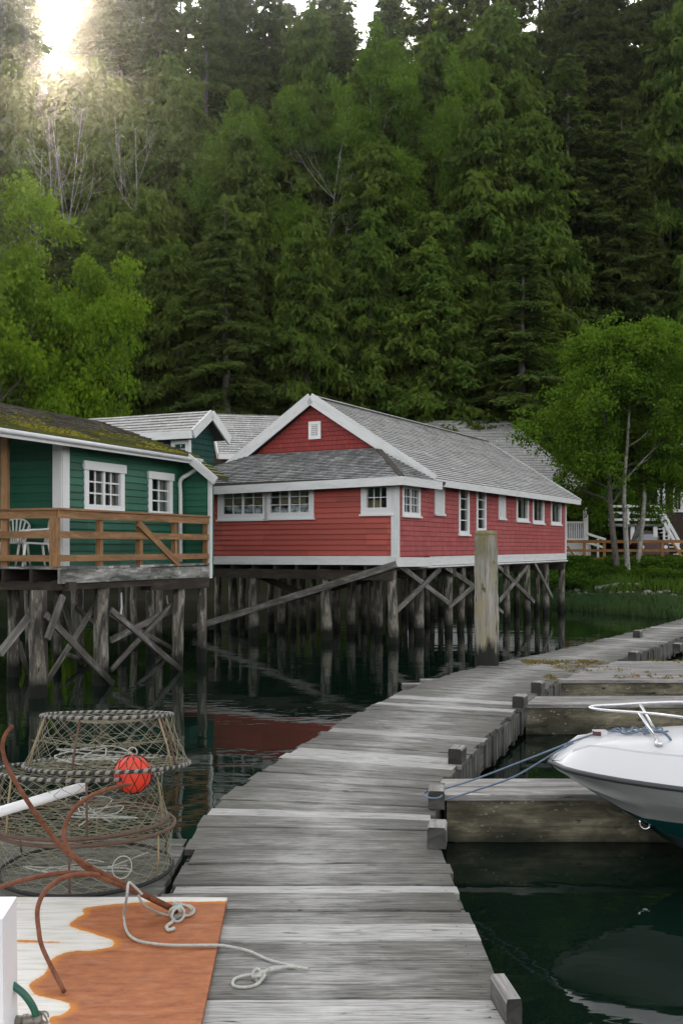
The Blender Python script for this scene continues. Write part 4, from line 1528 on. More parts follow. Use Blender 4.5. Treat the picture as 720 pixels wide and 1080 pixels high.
def dark_house():
    Z = 56.0
    s, f = V((.1, .995, 0)), V((.995, -.1, 0))
    O = P(701, 540, Z); O.z = 0
    root, G = gable_house('house', 'dark brown house at the right edge with white window and outside stairs', O, s, f, 0, 6.0, 0, 7.0, 2.0, 7.4, 10.2, 'v', 'brown_shingle', 'roof', .4)
    w = Wall(G(0, -.03, 0), f, ZUP, -s)
    window(root, w, w.rect(709, 510, 719.5, 540), 2, 3, fw=.13)
    # deck with white rail and stairs down
    mb = MB()
    Z2 = 54.6
    dk = P(670, 552, Z2).z
    mb.beam(P(640, 554, Z2) + V((0, 1.0, 0)), P(696, 554, Z2) + V((0, 1.0, 0)), 2.4, .14)
    part(mb, 'deck', M['skirt'], root)
    mb = MB()
    for y in (534, 541, 548):
        mb.beam(P(641, y, Z2), P(695, y, Z2), .06, .13)
    for x in (643, 662, 678, 694):
        mb.beam(P(x, 556, Z2), P(x, 532, Z2), .12, .12)
    mb.beam(P(694, 556, Z2), P(694, 515, Z2), .12, .12)
    mb.beam(P(699.5, 590, Z2), P(699.5, 510, Z2), .12, .12)
    part(mb, 'deck_rail', M['white_clean'], root)
    mb = MB()
    for o, dz in ((0, 0), (0, -.45), (.9, 0)):
        mb.beam(P(694, 533, Z2) + V((0, -.1 + o, dz)), P(716, 573, Z2) + V((0, -.1 + o, dz)), .08, .16)
    for x, y0 in ((704, 551), (714, 570)):
        mb.beam(P(x, y0, Z2) + V((0, -.1, 0)), P(x, y0 + 22, Z2) + V((0, -.1, 0)), .1, .1)
    a, b = P(695, 556, Z2), P(717, 594, Z2)
    for i in range(10):
        c = a.lerp(b, (i + .5) / 10)
        mb.beam(c + V((0, -.1, 0)), c + V((0, 1.0, 0)), .28, .05)
    part(mb, 'stairs', M['white_clean'], root)
    mb = MB()
    for x in (666, 690):
        mb.beam(P(x, 590, Z2), P(x, 555, Z2), .22, .22)
    part(mb, 'deck_post', M['white_clean'], root)


dark_house()


def old_truck():
    """Dark red truck parked nose-out under the white deck."""
    c = P(689, 587, 53.2)
    root = thing('parked_truck', 'old dark red truck parked under the white deck', 'truck', (c.x, c.y, ground_h(c.x, c.y)))
    B = V((c.x, c.y, 1.75))
    prof = [(-.85, .35), (-.88, .85), (-.80, 1.02), (.80, 1.02), (.88, .85), (.85, .35)]
    mb = MB()
    ys = [0, .15, 1.4, 3.6]
    sec = [[B + V((x * (.92 if i == 0 else 1), y, z * (.97 if i == 0 else 1))) for x, z in prof] for i, y in enumerate(ys)]
    for a, b in zip(sec[:-1], sec[1:]):
        for k in range(len(prof)):
            k2 = (k + 1) % len(prof)
            mb.poly([a[k], a[k2], b[k2], b[k]])
    mb.poly(sec[0][::-1]); mb.poly(sec[-1])
    part(mb, 'body', M['truck'], root)
    mb = MB()
    arc = [(-.74, 1.0), (-.66, 1.50), (-.45, 1.62), (0, 1.67), (.45, 1.62), (.66, 1.50), (.74, 1.0)]
    a = [B + V((x, 1.2 + (z - 1) * .35, z)) for x, z in arc]
    b = [B + V((x, 2.7, z)) for x, z in arc]
    for k in range(len(arc) - 1): mb.poly([a[k], a[k + 1], b[k + 1], b[k]])
    mb.poly(a[::-1]); mb.poly(b)
    part(mb, 'cab', M['truck'], root)
    mb = MB()
    q = lambda x, z: B + V((x, 1.18 + (z - 1) * .35, z))
    mb.poly([q(-.60, 1.12), q(.60, 1.12), q(.54, 1.46), q(-.54, 1.46)])
    gl = NT('dull_windscreen'); gl.pbr((.25, .28, .30), .08)
    part(mb, 'windscreen', gl.m, root)
    for sx in (-1, 1):
        mb = MB()
        mb.lathe(V((0, 0, 0)), [(.001, 0), (.10, .0), (.10, .05), (.001, .06)], 12)
        mb.v = [(B.x + sx * .62 + x, B.y - z - .005, B.z + .75 + y) for x, y, z in mb.v]
        part(mb, 'headlight', M['gutter'], root)
        for y in (.7, 2.9):
            mb = MB()
            mb.lathe(V((0, 0, 0)), [(.2, -.09), (.34, -.10), (.34, .10), (.2, .09)], 18)
            mb.v = [(B.x + sx * .78 + z, B.y + y + x, B.z + .34 + yy) for x, yy, z in mb.v]
            part(mb, 'wheel', M['dark'], root)


old_truck()


def boardwalk():
    """Timber boardwalk along the shore with an orange rail."""
    root = thing('boardwalk', 'raised shore boardwalk with orange timber rail', 'boardwalk', P(660, 594, 49.5))
    A, B = P(592, 593, 50.5), P(790, 594, 48.0)
    mb = MB()
    d = (B - A).normalized()
    n = int((B - A).length / .2)
    for i in range(n):
        c = A.lerp(B, (i + .5) / n)
        mb.beam(c + V((0, .0, 0)), c + V((0, 1.7, 0)), .185, .05)
    part(mb, 'deck', M['skirt'], root)
    mb = MB()
    mb.beam(A + V((0, 0, -.15)), B + V((0, 0, -.15)), .08, .22)
    for t in np.linspace(.02, .98, 7):
        c = A.lerp(B, t)
        mb.beam(c + V((0, .2, -.2)), V((c.x, c.y + .2, -.3)), .2, .2)
    part(mb, 'support', M['timber_dark'], root)
    mb = MB()
    for h, w in ((1.05, .15), (.60, .13), (.18, .13)):
        mb.beam(A + V((0, -.02, h)), B + V((0, -.02, h)), .05, w)
    part(mb, 'rail', M['cedar_far'], root)
    for px in (596, 616, 637, 676, 698, 722, 750):
        k = (px - 360) / F
        t = (k * A.y - A.x) / ((B.x - A.x) - k * (B.y - A.y))
        c = A.lerp(B, t)
        mb = MB()
        mb.beam(c + V((0, .05, 0)), c + V((0, .05, 1.12)), .12, .10)
        part(mb, 'rail_post', M['cedar_far'], root)
    mb = MB()
    mb.beam(P(598, 576, 50.0), P(611, 596, 50.0), .12, .08)
    mb.beam(P(708, 572, 48.6), P(722, 592, 48.6), .12, .08)
    part(mb, 'rail_brace', M['cedar_far'], root)


boardwalk()

# ------------------------------------------------------------------ tall mooring pile and planks at its foot
def tall_pile():
    q = P(512, 705, 17.6)
    n = 26
    pts, rr = [], []
    for i in range(n):
        t = i / (n - 1)
        pts.append((q.x + .03 * (1 - t), q.y, -1.5 + 4.28 * t))
        rr.append(.205 * (1.10 - .12 * t) * rnd.uniform(.97, 1.03))
    root = thing('mooring_pile', 'thick pale mooring pile with mossy top beside the dock', 'mooring pile', (q.x, q.y, 0))
    mb = MB()
    mb.tube(pts, rr, 22, tone=.3)
    # weathered: knock the surface about
    mb.v = [(x + rnd.uniform(-.006, .006), y + rnd.uniform(-.006, .006), z + (rnd.uniform(-.02, .02) if z > 2.7 else 0)) for x, y, z in mb.v]
    k = NT('mooring_pile_wood')
    co = k.geo()
    z = k.n('SeparateXYZ', None, Vector=co).outputs[2]
    g = k.noise(k.map(co, (22, 22, 1.2)), 1.0, 6, .65)
    b = k.noise(k.map(co, (3, 3, 1.5)), 1.3, 5, .65)
    c = k.mix(k.ramp(g, [(.3, 0), (.65, 1)]), (.13, .12, .10), (.37, .352, .31))
    c = k.mix(k.ramp(b, [(.45, 0), (.62, 1)]), c, (.30, .26, .17))
    c = k.mix(k.ramp(k.noise(k.map(co, (9, 9, 3)), 1, 4), [(.62, 0), (.70, 1)]), c, (.09, .075, .05))
    up = k.math('ADD', z, k.math('MULTIPLY', k.math('SUBTRACT', b, .5), 2.6))
    c = k.mix(k.n('MapRange', None, i0=up, i1=2.1, i2=2.9, i3=0.0, i4=.85).outputs[0], c, k.mix(k.noise(co, 9.0, 5), (.07, .08, .035), (.20, .16, .07)))
    lo = k.math('ADD', z, k.math('MULTIPLY', k.math('SUBTRACT', k.noise(k.map(co, (8, 8, 2)), 1.0, 4), .5), .9))
    c = k.mix(k.n('MapRange', None, i0=lo, i1=.62, i2=.85, i3=1.0, i4=0.0).outputs[0], c, (.022, .022, .018))
    k.pbr(c, .9, k.bump(g, 1.0, .02), spec=.2)
    part(mb, 'shaft', k.m, root, smooth=True)
    mb = MB()
    mb.lathe((q.x, q.y, 2.765), [(.02, .01), (.12, .03), (.19, .0), (.20, -.05)], 18)
    part(mb, 'moss_cap', M['moss'], root, smooth=True)
    mb = MB()
    z = .08
    mb.beam((q.x - 1.5, q.y - .32, z), (q.x + .1, q.y - .25, z), .22, .10)
    mb.beam((q.x - 1.15, q.y + .1, z + .03), (q.x - .2, q.y + .12, z + .03), .2, .08)
    solo(mb, 'floating_plank', M['dock'], 'low wet planks floating at the foot of the mooring pile', 'plank', (q.x - .7, q.y, .05))


tall_pile()

# ------------------------------------------------------------------ motorboat
def motorboat():
    T0 = P(581, 804, 7.75)                         # bow tip
    x0, yc = T0.x, 7.75
    root = thing('motorboat', 'white motorboat with teal bottom and steel bow rail moored by the float', 'boat', (x0 + 2.4, yc, 0))
    S_ = [0, .06, .14, .25, .4, .55, .7, .87, 1.04, 1.3, 1.6, 2.0, 2.5, 3.1, 3.8, 4.6, 5.0]
    hb = lambda s: .97 * math.sqrt(max(0, 1 - (1 - min(s, 2.3) / 2.3) ** 2.0)) * (.93 + .07 * min(1, s / 2))
    zs = lambda s: float(np.interp(s, [0, 1, 2.5, 5], [.815, .765, .73, .70]))
    zk = lambda s: float(np.interp(s, [0, .25, .65, .87, 1.04, 1.5, 2.2, 5], [.79, .64, .404, .234, .145, -.06, -.22, -.28]))
    def kn(s):                                      # spray knuckle
        k = max(zk(s), float(np.interp(s, [0, .3, 1, 2.5, 5], [.79, .625, .60, .52, .46])))
        t = min(1, max(0, (k - zk(s)) / max(1e-3, .2)))
        return (hb(s) * (.0 if s < .2 else float(np.interp(s, [.2, .5, 1, 2, 5], [.0, .55, .80, .92, .96]))), k)
    def ch(s):                                      # chine, top of the teal
        k = zk(s) if s < .66 else max(zk(s), float(np.interp(s, [.66, 1.1, 2.2, 5], [.40, .43, .20, .06])))
        return (hb(s) * float(np.interp(s, [0, .65, .87, 1.2, 2, 5], [0, .0, .28, .55, .82, .93])), k)
    W = lambda s, w, z: V((x0 + s, yc + w, z))
    def loft(sec, name, mat, parent=root):
        mb = MB()
        for a, b in zip(sec[:-1], sec[1:]):
            for k in range(len(a) - 1):
                mb.poly([a[k], a[k + 1], b[k + 1], b[k]])
        me = mb.mesh(name, WL[parent], True)
        o = link(name, me, mat, parent)
        import bmesh
        bm = bmesh.new(); bm.from_mesh(me)
        bmesh.ops.remove_doubles(bm, verts=bm.verts, dist=.0008)
        bmesh.ops.recalc_face_normals(bm, faces=bm.faces)
        bm.to_mesh(me); bm.free()
        return o
    up, lo = [], []
    for s in S_:
        h, (ka, kz), (ca, cz) = hb(s), kn(s), ch(s)
        row = []
        for sg in (1, -1):
            pts = [W(s, sg * h, zs(s)), W(s, sg * (h * .55 + ka * .45), zs(s) * .5 + kz * .5), W(s, sg * ka, kz), W(s, sg * (ka * .965), kz - min(.012, kz - zk(s))), W(s, sg * (ka * .45 + ca * .55), kz * .5 + cz * .5), W(s, sg * ca, cz)]
            row.append(pts)
        up.append(row)
        lo.append([W(s, ca, cz), W(s, ca * .5, (cz + zk(s)) * .5 - .01 * min(1, s)), W(s, 0, zk(s)), W(s, -ca * .5, (cz + zk(s)) * .5 - .01 * min(1, s)), W(s, -ca, cz)])
    for i, sg in enumerate((1, -1)):
        loft([r[i] for r in up], 'hull_side', M['hull_grey'])
    loft(lo, 'hull_bottom', M['hull_teal'])
    # deck with a moulded step
    dk = []
    for s in S_:
        if s > 2.55: break
        h = hb(s)
        zt = float(np.interp(s, [0, .06, .14, .22, .30, .6, 1.1, 2.5], [.825, .87, .935, .985, .995, .975, .96, .95]))
        zc = float(np.interp(s, [0, .06, .14, .22, .32, .6, 1.1, 2.5], [.825, .875, .945, .995, 1.035, 1.065, 1.095, 1.13]))
        wi = h * float(np.interp(s, [0, .2, .5, 1, 2.5], [.3, .45, .6, .68, .76]))
        zr = zs(s) + .025
        half = [(h + .004, zr), (h * .5 + wi * .5 + .01, zr * .5 + zt * .5 + .012), (wi + .012, zt), (wi - .005, zt + (.008 if s > .2 else .001)), (wi - .03 * min(1, s * 3), zt + (.028 if s > .25 else .003)), (wi * .5, zc * .75 + zt * .25), (0, zc)]
        dk.append([W(s, -a, z) for a, z in half] + [W(s, a, z) for a, z in half[-2::-1]])
    k = 3                                           # gunwale below the step, foredeck above it
    loft([r[:k] for r in dk], 'gunwale', M['gel'])
    loft([r[-k:] for r in dk], 'gunwale', M['gel'])
    fd = []
    for r in dk:
        mid = r[k - 1:len(r) - k + 1]
        a, b = mid[0], mid[-1]
        fd.append([a + V((0, .012, -.012)), a + V((0, .012, .010))] + mid[1:-1] + [b + V((0, -.012, .010)), b + V((0, -.012, -.012))])
    loft(fd[2:], 'foredeck', M['gel'])
    loft([r[k - 1:len(r) - k + 1] for r in dk[:3]], 'foredeck', M['gel'])
    # cockpit sides, floor, transom, windscreen aft of the frame
    mb = MB()
    for sg in (1, -1):
        for a, b in zip(S_[11:-1], S_[12:]):
            mb.poly([W(a, sg * hb(a), zs(a) + .03), W(b, sg * hb(b), zs(b) + .03), W(b, sg * (hb(b) - .16), zs(b) + .05), W(a, sg * (hb(a) - .16), zs(a) + .05)])
            mb.poly([W(a, sg * (hb(a) - .16), zs(a) + .05), W(b, sg * (hb(b) - .16), zs(b) + .05), W(b, sg * (hb(b) - .2), .2), W(a, sg * (hb(a) - .2), .2)])
    mb.poly([W(2.5, -.8, .2), W(5, -.8, .2), W(5, .8, .2), W(2.5, .8, .2)])
    mb.poly([W(5, -.97, .7), W(5, .97, .7), W(5, .9, .06), W(5, 0, -.28), W(5, -.9, .06)])
    mb.poly([W(2.5, -.8, .2), W(2.5, .8, .2), W(2.5, .8, .96), W(2.5, 0, 1.12), W(2.5, -.8, .96)])
    part(mb, 'cockpit', M['gel'], root)
    mb = MB()
    for sg in (-1, 1):
        mb.poly([W(2.1, 0, 1.12), W(2.5, sg * .75, .97), W(2.8, sg * .72, 1.36), W(2.45, 0, 1.45)])
    part(mb, 'windscreen', M['glass'], root)
    mb = MB()
    pts = [W(s, -hb(s) - .006, zs(s) + .008) for s in S_[::-1]] + [W(-.012, 0, zs(0) + .008)] + [W(s, hb(s) + .006, zs(s) + .008) for s in S_[1:]]
    mb.tube(pts, .021, 8)
    part(mb, 'rub_rail', M['rub'], root, smooth=True)
    mb = MB()
    near = [P(686, 752.5, 7.42), P(720, 756.5, 7.22), P(790, 766, 6.95)]
    far = [P(682, 741, 8.05), P(720, 740, 8.25), P(780, 742, 8.5)]
    for q in near + far: q.z = max(q.z, 1.19)
    loop = [near[2], near[1], near[0], P(645, 749.5, 7.62), P(626, 747.5, 7.72), P(621, 745.5, 7.78), P(628, 744, 7.84), P(648, 743, 7.92), far[0], far[1], far[2]]
    mb.tube(spline(loop, 5), .0095, 10)
    part(mb, 'bow_rail', M['steel'], root, smooth=True)
    for a, b in ((P(673, 751.5, 7.48), P(694, 783, 7.42)), (P(674, 742, 8.02), P(692, 773, 8.0))):
        mb = MB()
        mb.tube([a, b], .0125, 8)
        mb.tube([b + V((0, 0, .008)), b - V((0, 0, .02))], .03, 10)
        part(mb, 'rail_stanchion', M['steel'], root, smooth=True)
    mb = MB()
    c = P(632, 775, 7.75); c.z = 1.045
    mb.beam(c + V((-.05, 0, .0)), c + V((.05, 0, .0)), .07, .06)
    bl = part(mb, 'bow_light', M['gel'], root)
    mb = MB()
    mb.beam(c + V((-.056, -.02, .008)), c + V((.0, -.02, .008)), .04, .032)
    part(mb, 'lens', M['lens'], bl)
    mb = MB()
    q = P(680, 868, 7.75)
    mb.tube([q + V((.045 * math.cos(a) - .0, -.0, .045 * math.sin(a))) for a in np.linspace(2.6, 6.9, 14)], .008, 8)
    part(mb, 'bow_eye', M['steel'], root, smooth=True)
    return c


bow_c = motorboat()

# blue mooring line
mb = MB()
p0 = PZ(456, 838, DZ + .10)
zb = DZ + .03
blk = PZ(456, 844, DZ + .07)
ringp = [blk + V((.073 * math.cos(a) * 1.0, .118 * math.sin(a), .045)) for a in np.linspace(0, 6.283, 17)]
mb.tube(ringp, .0075, 6)
mb.tube(spline([blk + V((-.02, .10, .03)), P(500, 822, 8.1), P(550, 803, 7.9), P(583, 790, 7.82), P(606, 781, 7.78), P(630, 773, 7.75)], 6), .0075, 6)
mb.tube(spline([blk + V((.09, .0, .0)), P(500, 834, 8.05), P(540, 820, 7.9), P(570, 803, 7.84), P(586, 793, 7.80), P(604, 783, 7.78)], 6), .0075, 6)
cz = 1.085
cpts = [bow_c + V((.05, .03, .02))]
for i in range(70):
    t = i / 69
    a = t * 30
    cpts.append(V((bow_c.x + .12 + .36 * t + .05 * math.cos(a), 7.76 + .09 * math.sin(a) - .06 * t, 1.066 + .028 * t + .008 * math.sin(a * 2.3))))
mb.tube(cpts, .0075, 6)
lp = P(697, 779, 7.55)
mb.tube(spline([lp + V((-.1, .1, .02)), lp + V((-.02, -.02, .06)), lp + V((.04, -.05, .02)), lp + V((.06, -.06, -.03))], 6), .010, 6)
solo(mb, 'mooring_rope', M['rope_blue'], 'blue mooring rope from dock block to the boat bow', 'rope', tuple(p0), smooth=True)

# ------------------------------------------------------------------ crab pots
def net_cone(mb, c, r0, z0, r1, z1, n=27, r=.0019, wob=.012):
    for sg in (1, -1):
        for i in range(n):
            a0 = 2 * math.pi * i / n
            pts = []
            m = 7
            for k in range(m + 1):
                t = k / m
                a = a0 + sg * t * .95
                rad = r0 + (r1 - r0) * t - .02 * math.sin(math.pi * t) + rnd.uniform(-wob, wob) * .5
                pts.append((c.x + rad * math.cos(a), c.y + rad * math.sin(a), c.z + z0 + (z1 - z0) * t + rnd.uniform(-wob, wob)))
            mb.tube(pts, r, 3, caps=False)


def net_disc(mb, c, rad, z, n=13, r=.0017, sag=.04):
    for ang in (.5, -.5):
        d = V((math.cos(ang), math.sin(ang), 0))
        e = V((-d.y, d.x, 0))
        for i in range(1, n):
            o = (2 * i / n - 1) * rad
            h = math.sqrt(max(0, rad * rad - o * o))
            pts = []
            for k in range(9):
                x = (2 * k / 8 - 1) * h
                q = c + d * x + e * o
                pts.append((q.x, q.y, c.z + z - sag * (1 - (x * x + o * o) / rad ** 2) + rnd.uniform(-.006, .006)))
            mb.tube(pts, r, 3, caps=False)


def ring(c, rad, z, tube, seg=48, sq=.0):
    return [c + V((rad * math.cos(a), rad * math.sin(a), z + sq * math.cos(a))) for a in np.linspace(0, 2 * math.pi, seg, endpoint=False)]


def crab_pot(label, c, r0, r1, h, tilt, wrap_top, wrap_bot, struts, tunnel=None, lean=(0, 0)):
    root = thing('crab_pot', label, 'crab pot', c, 'stacked crab pots')

    def part(mb, *a, **kw):                        # the stack leans back a little
        mb.v = [(x, y, z - (lean[0] + (lean[1] - lean[0]) * min(1, max(0, (z - c.z) / h))) * (y - c.y)) for x, y, z in mb.v]
        return globals()['part'](mb, *a, **kw)
    a0 = .016
    for z, rad, mat in ((a0, r0, wrap_bot), (h, r1, wrap_top)):
        mb = MB()
        mb.tube(ring(c, rad, z, 0, sq=tilt if z == h else 0), .0125, 8, closed=True)
        part(mb, 'ring', M[mat], root, smooth=True)
    for i, ang in enumerate(struts):
        mb = MB()
        d = V((math.cos(ang), math.sin(ang), 0))
        mb.tube([c + d * r0 + V((0, 0, a0)), c + d * (r0 * .5 + r1 * .5 + .01) + V((0, 0, h * .5)), c + d * r1 + V((0, 0, h + tilt * d.x))], .0068, 6)
        part(mb, 'strut', M['pot_tan' if i % 2 == 0 else 'pot_iron'], root, smooth=True)
    mb = MB()
    net_cone(mb, c, r0, a0, r1, h)
    net_disc(mb, c, r0, a0, sag=.0, n=13)
    net_disc(mb, c, r1, h, sag=.05)
    # entrance funnel
    net_cone(mb, c + V((0, 0, h * .45)), r0 * .9, .03, .10, -.02, n=11)
    part(mb, 'netting', M['net'], root)
    if tunnel is not None:
        d = V((math.cos(tunnel), math.sin(tunnel), 0))
        e = V((-d.y, d.x, 0))
        mb = MB()
        q = c + d * (r0 * .5 + r1 * .5 + .012) + V((0, 0, h * .52))
        mb.tube([q + e * .062 * math.cos(a) + ZUP * .062 * math.sin(a) for a in np.linspace(0, 6.283, 24, endpoint=False)], .0035, 6, closed=True)
        part(mb, 'escape_ring', M['rope'], root, smooth=True)
    return root


PC = V((-1.64, 6.42, DZ))
crab_pot('round crab pot at the bottom of the stack with pale escape ring', PC, .545, .56, .29, .0, 'pot_iron', 'dark', (-2.6, -1.5, -.45, .6, 1.7, 2.7), -.95, (0, .05))
crab_pot('middle crab pot of the stack, white pipe resting on its rim', PC + V((-.04, 0, .31)), .555, .52, .33, -.015, 'wrap', 'pot_iron', (-2.2, -1.25, -.2, .9, 2.0, 3.0), None, (.05, .11))
PT = PC + V((.14, -.02, .672))
crab_pot('topmost tapered crab pot holding the red buoy', PT, .52, .41, .33, .0, 'wrap', 'wrap', (-2.5, -1.75, -.50, -.42, .7, 1.9), None, (.11, .12))
# loose line inside the pots
for base, lab in ((PC + V((0, 0, .03)), 'tangled grey line lying in the bottom crab pot'), (PC + V((-.05, 0, .35)), 'tangled grey line lying in the middle crab pot'),
                  (PT + V((-.08, .05, .03)), 'tangled grey line lying in the topmost crab pot')):
    mb = MB()
    pts = [base + V((rnd.gauss(0, .16), rnd.gauss(0, .13), abs(rnd.gauss(0, .025)))) for _k in range(16)]
    mb.tube(spline(pts, 5), .0048, 5)
    solo(mb, 'pot_line', M['rope'], lab, 'rope', tuple(base), smooth=True)

# buoy
bc = P(140, 816, 6.14)
root = thing('float_buoy', 'bright red ball buoy in black netting inside the top crab pot', 'buoy', bc)
mb = MB()
mb.lathe(bc, [(.001, -.118)] + [(.118 * math.sin(t), -.118 * math.cos(t)) for t in np.linspace(.2, 2.95, 14)] + [(.001, .118)], 26)
part(mb, 'ball', M['buoy'], root, smooth=True)
mb = MB()
for sg in (1, -1):
    for i in range(10):
        a0 = i * .628
        pts = [bc + V((.1195 * math.sin(t) * math.cos(a0 + sg * t * .5), .1195 * math.sin(t) * math.sin(a0 + sg * t * .5), -.1195 * math.cos(t))) for t in np.linspace(.15, 3.0, 14)]
        mb.tube(pts, .0022, 4, caps=False)
part(mb, 'ball_netting', M['dark'], root)
mb = MB()
mb.tube([bc + V((.028 * math.sin(t), 0, .135 - .028 * math.cos(t))) for t in np.linspace(0, 6.283, 14)], .005, 5)
part(mb, 'rope_eye', M['rope'], root)

# white pipe
mb = MB()
a, b = P(-70, 877, 5.55), P(91, 829, 6.05)
mb.tube([a, b], .030, 14)
mb2 = MB()
solo(mb, 'plastic_pipe', M['pvc'], 'white plastic pipe leaning on the middle crab pot', 'pipe', tuple(a), smooth=False)

# ------------------------------------------------------------------ steel plate
def plate():
    z = DZ + .022
    c = [PZ(-140, 944, z), PZ(240, 947, z), PZ(211, 1082, z), PZ(190, 1190, z), PZ(-420, 1190, z)]
    edge = [(700, 941), (238, 951), (150, 952), (92, 957), (88, 964), (74, 976), (96, 984), (117, 991), (118, 998), (98, 1002), (72, 1004), (55, 1012), (48, 1027), (31, 1038), (40, 1049), (66, 1056), (76, 1062), (66, 1070), (52, 1074), (60, 1090), (40, 1120), (60, 1200), (700, 1200)]
    E = spline([PZ(x, y, z) for x, y in edge[:-3]], 5)
    E = np.array([(p.x, p.y) for p in E] + [(PZ(x, y, z).x, PZ(x, y, z).y) for x, y in edge[-3:]])

    def sdf(p):
        a, b = E, np.roll(E, -1, 0)
        ab, ap = b - a, p - a
        t = np.clip((ap * ab).sum(1) / (ab * ab).sum(1), 0, 1)
        d = np.sqrt(((ap - ab * t[:, None]) ** 2).sum(1)).min()
        ins = False
        for (x0, y0), (x1, y1) in zip(a, b):
            if (y0 > p[1]) != (y1 > p[1]) and p[0] < (x1 - x0) * (p[1] - y0) / (y1 - y0) + x0: ins = not ins
        return d if ins else -d
    streaks = [(PZ(8, 993, z), PZ(64, 994, z), .016), (PZ(-30, 943.5, z), PZ(28, 946, z), .010), (PZ(13, 1059, z), PZ(19, 1060, z), .012)]
    mb = MB()
    tl, tr, br, bl = c[0], c[1], c[3], c[4]
    nx, ny = 150, 110
    grid = {}
    for j in range(ny + 1):
        for i in range(nx + 1):
            s, t = i / nx, j / ny
            p = (tl.lerp(tr, s)).lerp(bl.lerp(br, s), t)
            d = sdf(np.array([p.x, p.y]))
            for q0, q1, w in streaks:
                ab = q1 - q0
                tt = max(0, min(1, (p - q0).dot(ab) / ab.dot(ab)))
                d = max(d, w * (1 - .6 * tt) - (p - (q0 + ab * tt)).length)
            # slight dishing of the sheet
            p = p + V((0, 0, .004 * math.sin(p.x * 3 + 1) * math.sin(p.y * 4)))
            grid[i, j] = len(mb.v)
            mb.v.append(tuple(p)); mb.t.append(d)
    for j in range(ny):
        for i in range(nx):
            mb.f.append((grid[i, j], grid[i + 1, j], grid[i + 1, j + 1], grid[i, j + 1]))
            mb.uv.extend([(0, 0)] * 4)
    # turned-down rim
    for seq in ([grid[i, 0] for i in range(nx + 1)], [grid[nx, j] for j in range(ny + 1)]):
        for a, b in zip(seq[:-1], seq[1:]):
            k = len(mb.v)
            for q in (a, b):
                x, y, zz = mb.v[q]
                mb.v.append((x, y, zz - .018)); mb.t.append(mb.t[q])
            mb.f.append((a, b, k + 1, k)); mb.uv.extend([(0, 0)] * 4)
    solo(mb, 'steel_plate', M['plate'], 'white painted steel plate with orange rust patches lying on the dock', 'steel plate', tuple(tr), smooth=True)


plate()

# ------------------------------------------------------------------ grapnel anchor
def grapnel():
    base = PZ(186, 961, DZ + .05)
    root = thing('grapnel_anchor', 'rusty grapnel anchor with curved tines lying across the steel plate', 'anchor', base)
    J = P(92, 914, 5.30)
    tip = PZ(187, 961, DZ + .05)
    mb = MB()
    mb.tube([P(72, 898, 5.25), J, tip], [.0135, .018, .017], 10)
    mb.tube([P(96, 921, 5.28), P(150, 944, 5.43), PZ(182, 960, DZ + .035)], .011, 8)
    part(mb, 'shank', M['rust_rod'], root, smooth=True)
    tines = [
        [P(96, 914, 5.30), P(70, 898, 5.25), P(48, 872, 5.2), P(28, 843, 5.15), P(10, 812, 5.1), P(3, 790, 5.1), P(6, 775, 5.12), P(14, 765, 5.14)],
        [P(100, 921, 5.32), P(84, 910, 5.36), P(71, 893, 5.42), P(68, 876, 5.48), P(76, 856, 5.52), P(95, 840, 5.56), P(118, 831, 5.60), P(139, 827, 5.64)],
        [P(104, 923, 5.30), P(88, 921, 5.24), P(62, 921, 5.18), P(35, 926, 5.12), P(8, 933, 5.08), P(-30, 946, 5.05), P(-70, 968, 5.02)],
        [P(104, 923, 5.28), P(86, 922, 5.18), P(64, 927, 5.06), P(48, 940, 4.96), P(40, 958, 4.88), P(41, 980, 4.80), P(46, 1002, 4.74), PZ(68, 1046, DZ + .035)],
    ]
    for t in tines:
        mb = MB()
        pts = spline(t, 8)
        n = len(pts)
        mb.tube(pts, [.0135 - .003 * i / n for i in range(n)], 10)
        part(mb, 'tine', M['rust_rod'], root, smooth=True)
    mb = MB()
    mb.tube([tip + V((.0 + .05 * math.cos(a) + .03, .0, .035 * math.sin(a) + .0)) for a in np.linspace(0, 6.283, 16)], .008, 8)
    part(mb, 'shackle_ring', M['rope'], root, smooth=True)


grapnel()

# pale rope on plate and dock
mb = MB()
zr = DZ + .032
z_ = lambda x, y, z=zr: PZ(x, y, z)
mb.tube(spline([P(150, 943, 5.40), P(143, 936, 5.38), P(136, 931, 5.36), P(134, 945, 5.3), z_(131, 966), z_(134, 982), z_(143, 991), z_(160, 995), z_(185, 997), z_(228, 997), z_(240, 998), PZ(262, 1003, DZ + .012), PZ(285, 1013, DZ + .012), PZ(310, 1019, DZ + .012), PZ(325, 1022, DZ + .012)], 8), .0075, 6)
mb.tube(spline([P(146, 944, 5.40), P(152, 954, 5.45), z_(168, 963), z_(185, 966), z_(200, 965), z_(205, 960), z_(199, 955), z_(189, 957)], 8), .0075, 6)
for k in range(5):
    q = z_(186 + rnd.uniform(-2, 2), 962 + rnd.uniform(-3, 4), DZ + .06)
    mb.tube([q + V((.032 * math.cos(a), .02 * math.sin(a + k), .035 * math.sin(a))) for a in np.linspace(0, 6.283, 14)], .008, 6)
mb.tube(spline([z_(186, 965), z_(182, 972), z_(176, 977), z_(178, 981), z_(184, 979)], 6), .010, 6)
mb.tube(spline([PZ(310, 1018, DZ + .012), PZ(290, 1022, DZ + .014), PZ(272, 1027, DZ + .02), PZ(258, 1029, DZ + .014), PZ(247, 1033, DZ + .012), PZ(247, 1040, DZ + .012), PZ(262, 1041, DZ + .012), PZ(274, 1036, DZ + .014), PZ(277, 1027, DZ + .03), PZ(290, 1020, DZ + .016), PZ(316, 1020, DZ + .012)], 8), .0075, 6)
